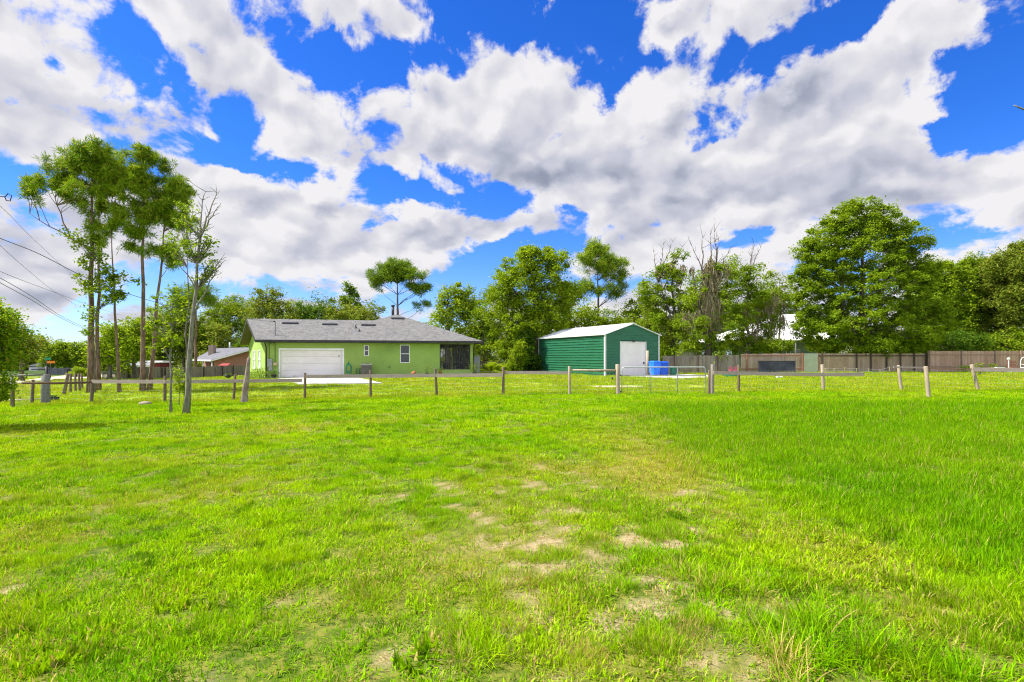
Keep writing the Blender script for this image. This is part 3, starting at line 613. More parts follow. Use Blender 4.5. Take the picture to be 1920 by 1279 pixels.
def ribbed(name, c, axis, freq, strength, rough=.4, c2=None):
    """sheet steel with pressed ribs"""
    m = bpy.data.materials.new(name); m.use_nodes = True; N = NT(m.node_tree); b = m.node_tree.nodes['Principled BSDF']
    n = N.noise(N.node('ShaderNodeTexCoord', 'Object'), .7, 5, .6); N.put(b.inputs['Base Color'], N.mix(N.mapr(n, .4, .7), c, c2 or tuple(x*.85 for x in c)))
    b.inputs['Roughness'].default_value = rough; b.inputs['Specular IOR Level'].default_value = .35; return m

class Frame:
    """local frame of a building: u along the front, v to the back, z up; adds into meshes in world coordinates"""
    def __init__(s, A, ang): s.A = Vector(A); s.c, s.s = cos(ang), sin(ang); s.ang = ang
    def P(s, u, v, z): return Vector((s.A.x + u*s.c - v*s.s, s.A.y + u*s.s + v*s.c, s.A.z + z))
    def u_of(s, px, v=0.0):
        k = (px - CX)/F; ax, ay = s.A.x - v*s.s, s.A.y + v*s.c
        return (k*ay - ax)/(s.c - k*s.s)
    def z_of(s, px, py, v=0.0): p = s.P(s.u_of(px, v), v, 0); return CAM_H + (HOR - py)/F*p.y - s.A.z
    def box(s, mb, u0, u1, v0, v1, z0, z1, mi=0):
        mb.box(s.P((u0+u1)/2, (v0+v1)/2, (z0+z1)/2), (abs(u1-u0), abs(v1-v0), abs(z1-z0)), s.ang, mi)
    def wall(s, mb, u0, u1, v0, v1, z0, z1, holes, mi=0):
        """wall along u with rectangular openings (u0, u1, z0, z1)"""
        us = sorted({u0, u1} | {h[0] for h in holes} | {h[1] for h in holes})
        for a, b in zip(us, us[1:]):
            zs = [z0]; hs = sorted([h for h in holes if h[0] <= a + 1e-6 and h[1] >= b - 1e-6], key=lambda h: h[2])
            for h in hs:
                if h[2] > zs[-1] + 1e-4: s.box(mb, a, b, v0, v1, zs[-1], h[2], mi)
                zs.append(h[3])
            if z1 > zs[-1] + 1e-4: s.box(mb, a, b, v0, v1, zs[-1], z1, mi)
def window(fr, root, u0, u1, z0, z1, v=0.0, mull=True, split=.5):
    w = MB(); t = .055
    fr.box(w, u0, u0+t, v-.02, v+.10, z0, z1); fr.box(w, u1-t, u1, v-.02, v+.10, z0, z1); fr.box(w, u0+t, u1-t, v-.02, v+.10, z1-t, z1); fr.box(w, u0+t, u1-t, v-.03, v+.10, z0, z0+t)
    if mull: zm = z0 + (z1-z0)*split; fr.box(w, u0+t, u1-t, v-.005, v+.07, zm-.025, zm+.025)
    o = w.part('window', white, root); g = MB(); fr.box(g, u0+t, u1-t, v+.05, v+.06, z0+t, z1-t); p = g.build('pane', glass, o, origin_of(root)); return o

def build_house():
    A = Vector(((497-CX)/F*41, 41, 0.0)); Bx = (889-CX)/F*44.6; ang = atan2(44.6-41, Bx-A.x); W = sqrt((Bx-A.x)**2 + 3.6**2); fr = Frame(A, ang)
    root = thing('house', A, 'single storey green stucco house with grey shingle roof and white garage door', 'house')
    SK = .36; U = fr.u_of; top = 2.82
    gar = (U(526), U(642), 0.02, 2.13); w1 = (U(682.4), U(691.8), fr.z_of(687, 667.8), fr.z_of(687, 647)); w2 = (U(750.3), U(768.2), fr.z_of(759, 680.5), fr.z_of(759, 646.5)); up0, up1 = U(824.5), U(882)
    wl = MB(); fr.wall(wl, 0, up0, 0, .2, -.5, top, [gar, w1, w2])
    fr.box(wl, up1, W, 0, .35, -.5, top)                                    # porch corner pier
    fr.box(wl, up0, up1, .0, .18, -.5, fr.z_of(850, 693)); fr.box(wl, up0, up1, .0, .2, top-.17, top)
    # left gable wall, its plane runs back and to the left; with window openings
    D = 9.1; gp = lambda v, z: fr.P(-SK*v, v, z)
    vs = [0, 2.2, 3.6, 5.2, 6.6, D]
    hole = [(2.2, 3.6), (5.2, 6.6)]
    def zt(v): return top + .02 + (min(v, D-v))*.375
    nx = fr.P(.2, 0, 0) - fr.P(0, 0, 0)
    def gquad(v0, v1, z00, z01, z10, z11): wl.slab([gp(v1, z10), gp(v0, z00), gp(v0, z01), gp(v1, z11)], .2)
    for v0, v1 in zip(vs, vs[1:]):
        if (v0, v1) in hole: gquad(v0, v1, -.6, .55, -.6, .55); gquad(v0, v1, 2.15, zt(v0), 2.15, zt(v1))
        elif v0 < D/2 < v1: gquad(v0, D/2, -.6, zt(v0), -.6, zt(D/2)); gquad(D/2, v1, -.6, zt(D/2), -.6, zt(v1))
        else: gquad(v0, v1, -.6, zt(v0), -.6, zt(v1))
    # back and right walls, porch inner walls
    fr.box(wl, -SK*D, 8.0, D-.2, D, -.6, top); fr.box(wl, 8.0, 8.2, D, 13.3, -.6, top); fr.box(wl, 8.0, up0, 13.1, 13.3, -.6, top); fr.box(wl, W-.35, W, 12.95, 13.3, -.6, top); fr.box(wl, W-.35, W, 6.4, 6.75, -.6, top); fr.box(wl, up0, W-.35, 13.12, 13.28, top-.25, top)
    fr.box(wl, up0-.2, up0-.001, .2, 13.1, -.3, top)
    wl.part('wall', stucco, root)
    for v0, v1 in hole:                                                    # gable windows
        g = MB(); p = lambda v, z, o: gp(v, z) + (fr.P(-1, 0, 0) - fr.P(0, 0, 0))*o
        for a, b, c, d in ((v0, v1, .55, .63), (v0, v1, 2.07, 2.15), (v0, v0+.08, .63, 2.07), (v1-.08, v1, .63, 2.07), (v0, v1, 1.32, 1.38)): g.slab([p(b, c, .03), p(a, c, .03), p(a, d, .03), p(b, d, .03)], .12)
        o = g.part('window', white, root); q = MB(); q.slab([p(v1, .6, -.05), p(v0, .6, -.05), p(v0, 2.1, -.05), p(v1, 2.1, -.05)], .01); q.build('blind', pm("white_blind", (.7,.72,.72), rough=.3, scale=3), o, origin_of(root))
    # garage door: four sections with pressed panels
    g = MB(); h = (gar[3]-gar[2])/4
    for i in range(4):
        z0 = gar[2] + i*h; fr.box(g, gar[0], gar[1], .10, .14, z0+.008, z0+h-.008)
        nb = 8; wd = (gar[1]-gar[0])/nb
        for k in range(nb): fr.box(g, gar[0]+k*wd+.09, gar[0]+(k+1)*wd-.09, .088, .10, z0+.11, z0+h-.11)
    fr.box(g, gar[0], gar[1], .141, .16, gar[2], gar[3]); gd_ = g.part('garage_door', cream, root)
    h_ = MB(); fr.box(h_, gar[1]-.28, gar[1]-.24, .06, .088, 1.55, 1.75); h_.build('handle', dgrey, gd_, origin_of(root))
    t = MB(); k = .13; fr.box(t, gar[0]-k, gar[0]-.001, -.03, .10, 0, gar[3]+k); fr.box(t, gar[1]+.001, gar[1]+k, -.03, .10, 0, gar[3]+k); fr.box(t, gar[0], gar[1], -.03, .10, gar[3]+.001, gar[3]+k); t.part('door_frame', white, root)
    window(fr, root, *w1); window(fr, root, *w2)
    # roof
    ev = .55; eu = .75; z0 = top + .08; pit = .375; zs = lambda v: z0 + (v+ev)*pit
    vr = D/2; R1 = zs(vr); vp = 6.45; RP = zs(vp); uL = lambda v: -SK*v - eu; uE = W + .65; uP = uE - (vp+ev)
    T = .16
    def face(pts): return [fr.P(*p) for p in pts]
    rf = MB()
    hipu = uP - (vp - vr)           # where the left hip meets the wing ridge
    rf.slab(face([(uL(-ev), -ev, z0), (uE, -ev, z0), (uP, vp, RP), (hipu, vr, R1), (uL(vr), vr, R1)]), T)                    # front slope
    vb = D + ev; rf.slab(face([(uL(vr), vr, R1), (hipu, vr, R1), (8.0, vb, z0), (uL(vb), vb, z0)]), T)                        # wing back slope
    V2 = 2*vp + ev; yb = uP + 0.0; rp2 = 2*vp+ev - (vp+ev)
    rf.slab(face([(uE, -ev, z0), (uE, V2, z0), (uP, rp2 + .001, RP), (uP, vp, RP)][0:4]), T)                                  # right hip
    rf.slab(face([(uE, V2, z0), (2*uP-uE, V2, z0), (uP, rp2 + .001, RP)]), T)                                                 # back hip
    rf.slab(face([(2*uP-uE, V2, z0), (2*uP-uE, vb-.6, z0), (hipu, vr, R1), (uP, vp, RP), (uP, rp2+.001, RP)]), T)
    ro = rf.part('roof', shing, root); add_uv(ro)
    fa = MB(); th = .2                                                      # fascia and soffit
    fa.slab(face([(uL(-ev)-.02, -ev-.03, z0-.02), (uL(-ev)-.02, -ev-.03, z0-th), (uE, -ev-.03, z0-th), (uE, -ev-.03, z0-.02)]), -.03)
    fa.slab(face([(uE+.03, -ev, z0-.02), (uE+.03, -ev, z0-th), (uE+.03, V2, z0-th), (uE+.03, V2, z0-.02)]), -.03)
    for (va, za, vb_, zb) in ((-ev, z0, vr, R1), (vr, R1, vb, z0)):          # barge boards
        a, b = fr.P(uL(va)-.03, va, za-.01), fr.P(uL(vb_)-.03, vb_, zb-.01); dz = Vector((0,0,-.22)); fa.slab([a, a+dz, b+dz, b], -.03)
    fa.slab(face([(uL(-ev)+.03, -ev+.01, z0-.21), (uL(-ev)+.03, .0, z0-.21), (uE-.03, .0, z0-.21), (uE-.03, -ev+.01, z0-.21)]), .02)
    fo = fa.build('fascia', bronze, ro, origin_of(root))
    sf = MB()
    for (va, vb_) in ((-ev+.05, vr), (vr, vb-.05)):
        z_ = lambda v: z0 + (min(v, 2*vr-v)+ev)*pit - .19
        sf.slab([fr.P(uL(va), va, z_(va)), fr.P(-SK*va, va, z_(va)), fr.P(-SK*vb_, vb_, z_(vb_)), fr.P(uL(vb_), vb_, z_(vb_))], .02)
    sf.build('soffit', pm("dark_soffit", (.10,.085,.075), rough=.8), ro, origin_of(root))
    def on_roof(px, py):
        for v in np.arange(-ev, vp, .02):
            if fr.z_of(px, py, v) <= zs(v): return fr.P(U(px, v), v, zs(v)), v
        return fr.P(U(px, vp), vp, RP), vp
    for a, b, y in ((530,558,606.5), (605,631,608.5), (678,703,610), (734,757,597.5)):
        p, v = on_roof((a+b)/2, y); m = MB(); u0, u1 = U(a, v), U(b, v); z = zs(v)
        P_ = [(u0, v-.22, zs(v-.22)+.02), (u1, v-.22, zs(v-.22)+.02), (u1, v-.20, zs(v-.2)+.14), (u0, v-.20, zs(v-.2)+.14)]
        m.slab(face(P_), .03); m.slab(face([(u0, v-.22, zs(v-.2)+.13), (u1, v-.22, zs(v-.2)+.13), (u1+.03, v+.22, zs(v+.22)+.06), (u0-.03, v+.22, zs(v+.22)+.06)]), .04)
        for uu in (u0, u1): fr.box(m, uu-.015, uu+.015, v-.2, v+.2, z-.05, z+.07)
        m.build('roof_vent', dgrey, ro, origin_of(root))
    for px, py, hh in ((667,615,.32), (673.5,621,.18)):
        p, v = on_roof(px, py); m = MB(); m.tube([p - Vector((0,0,.1)), p + Vector((0,0,hh))], .05, 8); m.lathe(p + Vector((0,0,-.02)), [(.14,-.05),(.13,.03),(.06,.10)], 10); m.build('vent_pipe', blackp, ro, origin_of(root))
    pc = fr.P(uP-.25, vp+.5, RP-.15); m = MB(); m.tube([pc, pc + Vector((0,0,.95))], .13, 12); m.lathe(pc + Vector((0,0,.93)), [(.15,0),(.19,.02),(.19,.12),(.10,.16)], 12); m.build('chimney_pipe', dgrey, ro, origin_of(root))
    # utility mast and its fittings
    p, v = on_roof(516, 628.5); MAST = p + Vector((0,0,1.02)); m = MB(); m.tube([p - Vector((0,0,1.0)), MAST], .03, 8); m.tube([MAST, MAST + Vector((-.05,-.02,.08)), MAST + Vector((-.16,-.05,.02))], [.045,.05,.04], 8); m.part('service_mast', dgrey, root)
    # downspouts
    def spout(u, v, z1, dirn): m = MB(); a = fr.P(u+dirn*.0, v-ev+.05, z1); m.tube([a, a - Vector((0,0,.12)), fr.P(u, v-.07, z1-.45), fr.P(u, v-.07, .1), fr.P(u+dirn*.22, v-.16, .02)], .045, 8); m.part('downspout', bronze, root)
    spout(.10, 0, z0-.15, 1); spout(W-.05, 0, z0-.15, 1)
    # meter boxes, conduits, flood light, tap, door sensor
    greyb = pm("grey_box", (.34,.34,.34), (.28,.28,.28), 5, .5)
    m = MB(); fr.box(m, U(502), U(511), -.14, -.002, fr.z_of(506, 687.5), fr.z_of(506, 673)); fr.box(m, U(504.5), U(511), -.12, -.002, fr.z_of(506, 695), fr.z_of(506, 688.5)); m.part('meter_box', greyb, root)
    m = MB(); c = fr.P(U(516.5), -.06, fr.z_of(516, 683)); m.lathe(c - Vector((0,0,.16)), [(.05,0),(.16,.04),(.18,.16),(.16,.28),(.05,.32)], 12); m.part('cable_box', pm("yellowed_box", (.50,.44,.20), rough=.6), root)
    m = MB()
    for px_, pb in ((505, 673), (516, 680)): m.tube([fr.P(U(px_), -.035, top-.05), fr.P(U(px_), -.035, fr.z_of(px_, pb))], .022, 6)
    m.part('conduit', pm("green_pipe", (.10,.17,.03), rough=.6), root)
    m = MB(); c = fr.P(U(511.5), -.1, fr.z_of(511, 641.5)); m.box(c, (.12,.1,.10), ang); m.lathe(c + Vector((-.10,-.05,-.10)), [(.04,.1),(.075,.0)], 8); m.lathe(c + Vector((.10,-.05,-.10)), [(.04,.1),(.075,.0)], 8); m.part('flood_light', blackp, root)
    m = MB(); c = fr.P(U(730), -.06, fr.z_of(730, 688)); m.box(c, (.10,.12,.14), ang); m.part('wall_outlet', pm("green_cover", (.12,.22,.04), rough=.6), root)
    m = MB(); c = fr.P(U(738.5), -.1, fr.z_of(738, 641)); m.box(c, (.2,.16,.08), ang, taper=.7); m.part('flood_light', dgrey, root)
    # screened porch
    pf = MB(); zb, zc = fr.z_of(850, 693)+.0, top-.17; cols = [up0+.04, U(838), U(841.5), U(861), up1-.04]
    for u in cols: fr.box(pf, u-.04, u+.04, .04, .12, zb, zc)
    for u0_, u1_ in zip(cols, cols[1:]):
        if u1_-u0_ > .1: fr.box(pf, u0_+.04, u1_-.04, .045, .115, zb, zb+.08); fr.box(pf, u0_+.04, u1_-.04, .045, .115, zc-.08, zc); fr.box(pf, u0_+.04, u1_-.04, .05, .11, zb+.55, zb+.60)
    for v in (1.6, 3.2, 4.8, 8.2, 9.8, 11.4): fr.box(pf, W-.14, W-.06, v, v+.08, 0, zc)
    fr.box(pf, W-.14, W-.06, .35, 12.9, zc-.08, top-.02); fr.box(pf, W-.14, W-.06, .35, 12.9, -.1, .25); [fr.box(pf, u-.04, u+.04, 13.16, 13.24, 0, top-.25) for u in (up0+.04, up0+.9, up0+1.8)]; pfr = pf.part('porch_frame', bronze, root)
    sm = bpy.data.materials.new("insect_screen"); sm.use_nodes = True; N = NT(sm.node_tree); b = sm.node_tree.nodes['Principled BSDF']; b.inputs['Base Color'].default_value = (.02,.02,.02,1); b.inputs['Roughness'].default_value = .7
    N.put(sm.node_tree.nodes['Material Output'].inputs[0], N.node('ShaderNodeMixShader', 0, {0: .42, 1: N.node('ShaderNodeBsdfTransparent', 0), 2: b.outputs[0]}))
    s_ = MB(); fr.box(s_, up0+.08, up1-.08, .078, .082, zb+.08, zc-.08); fr.box(s_, W-.102, W-.098, .4, 12.9, .25, zc-.08); s_.build('screen', sm, pfr, origin_of(root))
    f_ = MB(); fr.box(f_, up0, W, .2, 13.1, -.4, .08); f_.part('porch_floor', concrete, root)
    # porch furniture: two chairs and a table, seen as dark shapes
    for u, v, lab in ((up0+.8, 2.2, 'dark porch chair at the left behind the insect screen'), (up0+2.0, 2.4, 'dark porch chair at the right behind the insect screen')):
        c = thing('porch_chair', fr.P(u, v, .08), lab, 'chair', 'chairs on the screened porch')
        m = MB(); fr.box(m, u-.28, u+.28, v-.25, v+.25, .45, .52); m.part('seat', blackp, c)
        m = MB(); fr.box(m, u-.28, u+.28, v+.22, v+.28, .52, 1.1); m.part('backrest', blackp, c)
        for a in (-.24,.24):
            for b_ in (-.2,.2): m = MB(); m.tube([fr.P(u+a, v+b_, .08), fr.P(u+a, v+b_, .46)], .02, 6); m.part('leg', dgrey, c)
    # concrete pads
    p = MB(); pts = [gd(516,709.5), gd(562,722), gd(717,720), gd(664,708.5), gd(646,706.5)]
    zz = .012; pts = [Vector((q.x, q.y, float(zg(q.x, q.y)) + .07)) for q in pts]; PADS.append(pts); p.slab(pts[::1], .12); o = p.build('driveway', concrete, None, pts[0]); tag(o, 'pale concrete driveway in front of the garage', kind='structure')
    # ---- things standing by the wall
    def near(px, py, dv): u = U(px, -dv); q = fr.P(u, -dv, 0); q.z = float(zg(q.x, q.y)) + .03; return q
    q = near(687, 702, .75); ac = thing('air_conditioner', q, 'square dark air conditioning unit standing against the green wall', 'air conditioner'); h = 22/1000*q.y
    m = MB(); m.box(q + Vector((0,0,h*.5)), (.78,.78,h-.06), ang); 
    for k in range(14): m.box(q + Vector((0,0,.08 + k*(h-.2)/13)), (.80,.80,.016), ang)
    m.part('housing', pm("ac_grey", (.14,.125,.12), (.10,.09,.09), 6, .6), ac); m = MB(); m.box(q + Vector((0,0,h)), (.84,.84,.06), ang); m.part('lid', pm("ac_lid", (.45,.43,.40), rough=.5), ac)
    m = MB(); m.lathe(q + Vector((0,0,h+.03)), [(.3,0),(.3,.02),(.06,.03)], 16); m.part('fan_grille', dgrey, ac); m = MB(); m.box(q + Vector((0,0,-.02)), (.95,.95,.1), ang); m.part('base_pad', concrete, ac)
    q = near(654, 703, .35); hr = thing('hose_hanger', q, 'green garden hose hanger with coiled hose right of the garage door', 'hose hanger')
    m = MB(); m.tube([q, q+Vector((-.22,0,.0)), q+Vector((-.22,0,.75)), q+Vector((-.08,0,1.02)), q+Vector((0,0,1.1)), q+Vector((.08,0,1.02)), q+Vector((.22,0,.75)), q+Vector((.22,0,0)), q], .02, 6); m.tube([q+Vector((0,0,1.1)), q+Vector((0,0,1.25))], .012, 6); m.part('frame', greenp, hr)
    m = MB()
    for k in range(5): m.tube([q + Vector((cos(a)*(.17+.012*k), -.05-.03*(k%3), .62 + sin(a)*(.28+.03*k))) for a in np.linspace(0, 2*pi, 20)], .016, 6)
    m.part('hose', pm("hose_green", (.03,.30,.18), rough=.4), hr)
    q = near(671.5, 703, .4); st = thing('plant_stand', q, 'small green wire stand left of the air conditioning unit', 'plant stand'); m = MB()
    for a in (-.15,.15):
        for b_ in (-.12,.12): m.tube([q+Vector((a,b_,0)), q+Vector((a*.8,b_*.8,.6))], .014, 6)
    for z_ in (.2,.4,.6): m.tube([q+Vector((-.14,-.11,z_)), q+Vector((.14,-.11,z_)), q+Vector((.14,.11,z_)), q+Vector((-.14,.11,z_)), q+Vector((-.14,-.11,z_))], .012, 6)
    m.part('frame', greenp, st)
    def pot(px, py, dv, name, lab, r, h, mat, plant=None, ph=.4, pr=.25, tip=0, n=160, cat='potted plant'):
        q = near(px, py, dv); o = thing(name, q, lab, cat)
        m = MB(); m.lathe(q, [(r*.7,0),(r*.75,.01),(r,h*.9),(r*1.08,h*.9),(r*1.08,h),(r*.9,h),(r*.85,h*.85)], 14)
        if tip: 
            for v_ in m.v: w = v_ - q; v_.x, v_.z = q.x + w.x*cos(tip) + w.z*sin(tip), q.z + .1 + max(-.1, -w.x*sin(tip) + w.z*cos(tip))
        m.part('pot', mat, o)
        if plant:
            rg = np.random.default_rng(int(px)); C = np.array(q + Vector((0,0,h + ph*.55))) + rg.normal(0, 1, (n,3))*np.array([pr*.5, pr*.5, ph*.28]); s_ = MB()
            for k in range(6): s_.tube([q + Vector((0,0,h*.8)), q + Vector((rg.normal(0,pr*.4), rg.normal(0,pr*.4), h + ph*.8))], .008, 4)
            s_.part('stem', BARKG, o); MB().quads(leaf_quads(C, .09, rg)).part('foliage', LF[plant], o)
        return o
    pot(772, 701, 1.2, 'clay_pot', 'terracotta pot tipped over on the grass by the green wall', .15, .30, terra, tip=1.2, cat='pot')
    pot(800.5, 702, 1.6, 'potted_plant', 'airy pale plant in a black pot before the green wall', .17, .16, blackp, 'mid', .75, .5, n=170)
    pot(825.5, 700, .8, 'potted_plant', 'small plant in an orange clay pot at the porch corner', .16, .26, terra, 'yellow', .25, .3, n=80)
    pot(890, 700, 1.0, 'potted_plant', 'bushy pale plant in a black pot before the right pier', .18, .2, blackp, 'mid', .75, .55, n=300)
    pot(513.5, 709, .5, 'plant_tub', 'dark tub with green plant between downspout and garage door', .2, .32, dgrey, 'dark', .25, .35, n=150)
    for px, dv, lab, lf, h_, w_ in ((480, -1.5, 'leafy flower plant at the left end wall, far one', 'bright', .75, .5), (487, -.5, 'leafy flower plant at the left end wall, middle one', 'bright', .85, .5), (493, .1, 'leafy flower plant beside the house corner downspout', 'mid', .6, .4), (470, -2.0, 'reddish low plant left of the green house end wall', 'yellow', .55, .5)):
        q = near(px, 706, dv+.6); o = thing('flower_plant', q, lab, 'plant', 'plants along the end wall of the green house'); rg = np.random.default_rng(int(px))
        C = np.array(q) + np.stack([rg.normal(0, w_*.4, 260), rg.normal(0, w_*.4, 260), rg.random(260)*h_], -1); MB().quads(leaf_quads(C, .10, rg)).part('foliage', LF[lf], o)
        s_ = MB(); [s_.tube([q, q + Vector((rg.normal(0,.2), rg.normal(0,.2), h_*.8))], .008, 4) for k in range(5)]; s_.part('stem', BARKG, o)
    return MAST

def build_shed():
    A = gd(1134.6, 705.3); A.z = -.02; Y0 = A.y
    fy = Y0*42.4/34.0; B = Vector(((1015.3-CX)/F*fy, fy, A.z)); Cy = Y0*42.4/40.3; Cc = Vector(((1234.5-CX)/F*Cy, Cy, A.z))
    ang = atan2(Cc.y-A.y, Cc.x-A.x); Wd = (Cc-A).length; L = (B-A).length; fr = Frame(A, ang)
    eh = CAM_H + 42.4/1000*Y0 - A.z; rh = fr.z_of(1187.8, 607.5); root = thing('metal_shed', A, 'green ribbed metal shed with white roof and cream door', 'shed')
    gs = ribbed("green_steel", (0.020,0.125,0.062), 0, 1, 1, .42); wt = pm("white_trim", (.66,.66,.62), rough=.4, scale=3)
    # side walls: horizontal ribs as real profile
    side = MB(); n = 15
    def ribwall(mb, f, L_, H, holes=()):
        z = 0.0; step = H/n
        for i in range(n):
            a, b, c, d = i*step, i*step + step*.62, i*step + step*.70, i*step + step*.93
            for (za, oa), (zb, ob) in (((a, .0), (b, .0)), ((b, .0), (c, .045)), ((c, .045), (d, .045)), ((d, .045), (a+step, .0))): mb.poly([f(0, za, oa), f(L_, za, oa), f(L_, zb, ob), f(0, zb, ob)])
    # long side (faces left), from the near corner to the back
    ribwall(side, lambda s, z, o: fr.P(-.02-o, L - s, z), L, eh)
    ribwall(side, lambda s, z, o: fr.P(Wd + .02 + o, s, z), L, eh)
    fr.box(side, 0, .01, .05, L-.05, 0, eh); fr.box(side, Wd-.01, Wd, .05, L-.05, 0, eh)
    side.part('side_wall', gs, root)
    du0, du1 = fr.u_of(1163.5), fr.u_of(1209.5); dz = fr.z_of(1186, 642.5)
    g = MB(); u0 = 0
    def hmax(u): return eh + (rh-eh)*(1-abs(u-Wd/2)/(Wd/2))
    step = eh/n; z = 0; k = 0
    while z < rh:
        for (za, oa), (zb, ob) in (((z, .0), (z+step*.80, .0)), ((z+step*.80, .0), (z+step*.85, .022)), ((z+step*.85, .022), (z+step*.95, .022)), ((z+step*.95, .022), (z+step, 0))):
            def lim(zz): return (0, Wd) if zz <= eh else ((zz-eh)/(rh-eh)*Wd/2, Wd - (zz-eh)/(rh-eh)*Wd/2)
            if za >= rh: break
            zb = min(zb, rh - .001); (a0, a1), (b0, b1) = lim(za), lim(zb)
            if zb <= dz + .02: segs = [((a0, du0), (b0, du0)), ((du1, a1), (du1, b1))]
            elif za < dz: zb = max(zb, dz); segs = [((a0, du0), (b0, du0)), ((du1, a1), (du1, b1))]
            else: segs = [((a0, a1), (b0, b1))]
            for (p, q), (r_, s_) in segs:
                g.poly([fr.P(p, -.02-oa, za), fr.P(q, -.02-oa, za), fr.P(s_, -.02-ob, zb), fr.P(r_, -.02-ob, zb)])
        z += step
    g.part('gable_wall', gs, root); g = MB(); g.poly([fr.P(0, L, 0), fr.P(Wd, L, 0), fr.P(Wd, L, eh), fr.P(Wd/2, L, rh), fr.P(0, L, eh)]); g.part('gable_wall', gs, root)
    w = .11
    for u in (0, Wd):
        t = MB(); fr.box(t, u-w/2-(.0 if u else .03), u+w/2, -.085, .05, 0, eh-.02); t.part('corner_trim', wt, root)
        t = MB(); fr.box(t, u-w/2-.02, u+w/2+.02, L-.06, L+.06, 0, eh-.02); t.part('corner_trim', wt, root)
    t = MB(); fr.box(t, du0-.09, du0, -.07, .02, 0, dz+.09); fr.box(t, du1, du1+.09, -.07, .02, 0, dz+.09); fr.box(t, du0, du1, -.07, .02, dz, dz+.09)
    t.part('door_trim', wt, root)
    d = MB(); fr.box(d, du0, du1, -.005, .05, .02, dz)
    for k in range(1, 9): fr.box(d, du0, du1, -.014, -.005, k*dz/9-.012, k*dz/9+.012)
    do = d.part('door', cream, root); h = MB(); fr.box(h, du1-.22, du1-.10, -.06, -.014, 1.02, 1.16); h.build('handle', blackp, do, origin_of(root))
    l = MB(); c = fr.P((du0+du1)/2, -.16, dz+.12); l.box(c, (.18,.2,.12), ang, taper=.6); l.part('door_light', dgrey, root)
    rt = pm("white_roof_metal", (.78,.78,.74), (.70,.70,.66), .8, .35, spec=.4); r = MB(); ov = .22; sl = (rh-eh)/(Wd/2)
    def rib_side(sgn):
        for i in range(int(L/.3)):
            pass
    for sgn in (0, 1):
        uu = (-ov, Wd/2) if not sgn else (Wd+ov, Wd/2); za, zb = eh - ov*sl + .05, rh + .05
        p = [fr.P(uu[0], -.22, za), fr.P(uu[1], -.22, zb), fr.P(uu[1], L+.2, zb), fr.P(uu[0], L+.2, za)]
        if not sgn: p = p[::-1]
        n_ = (p[1]-p[0]).cross(p[2]-p[0]); p = p if n_.z > 0 else p[::-1]; r.slab(p, .05)
        k = 0; v = -.1
        while v < L + .1:
            a, b = fr.P(uu[0], v, za+.012), fr.P(uu[1], v, zb+.012); r.beam(a, b, .04, .03); v += .45
    r.beam(fr.P(Wd/2, -.22, rh+.07), fr.P(Wd/2, L+.2, rh+.07), .3, .03); r.part('roof', rt, root)
    # concrete apron
    pts = [gd(1160,704.8), gd(1190,707), gd(1240,709), gd(1296,711), gd(1330,708.5), gd(1345,705), gd(1290,702.5), gd(1240,701.5)]; pts = [Vector((q.x, q.y, float(zg(q.x, q.y)) + .035)) for q in pts]; PADS.append(pts)
    p = MB(); p.slab(pts, .1); tag(p.build('concrete_pad', concrete, None, pts[0]), 'pale concrete pad in front of the shed door', kind='structure')
    c = gd(1150, 725.5); hw = .048*c.y; pts = [Vector((c.x + cos(a)*hw*(1+.18*sin(3*a+1)), c.y + sin(a)*1.0*(1+.25*cos(2*a)), 0)) for a in np.linspace(0, 2*pi, 28)[:-1]]
    for q in pts: q.z = float(zg(q.x, q.y)) + .022
    PADS.append(pts); p = MB(); p.slab(pts, .05); tag(p.build('sand_patch', sandm, None, pts[0]), 'pale bare sand patch in the yard before the shed', kind='structure')

def cart(px, py, w_px, h_px, label, mat, rz=0.0):
    q = gd(px, py); s = h_px/1000*q.y/1.08; root = thing('wheeled_bin', q, label, 'wheeled bin', 'bins beside the green shed'); m = MB()
    m.box((0,0,.54), (.50,.55,.86), 0, taper=1.14); b = m.build('body', mat, root)
    for e in (b,): e.data.transform(Matrix.Rotation(rz, 4, 'Z') @ Matrix.Scale(s, 4))
    m = MB(); m.box((0,-.02,1.0), (.62,.70,.06), 0, taper=.94); m.box((0,-.02,1.05), (.50,.56,.05), 0, taper=.8); m.box((0,.36,.97), (.45,.06,.06)); l = m.build('lid', mat, root); l.data.transform(Matrix.Rotation(rz, 4, 'Z') @ Matrix.Scale(s, 4))
    for x in (-.24, .24):
        m = MB(); m.tube([(x-.035,.26,.13), (x+.035,.26,.13)], .13, 14); w = m.build('wheel', blackp, root); w.data.transform(Matrix.Rotation(rz, 4, 'Z') @ Matrix.Scale(s, 4))
    return root

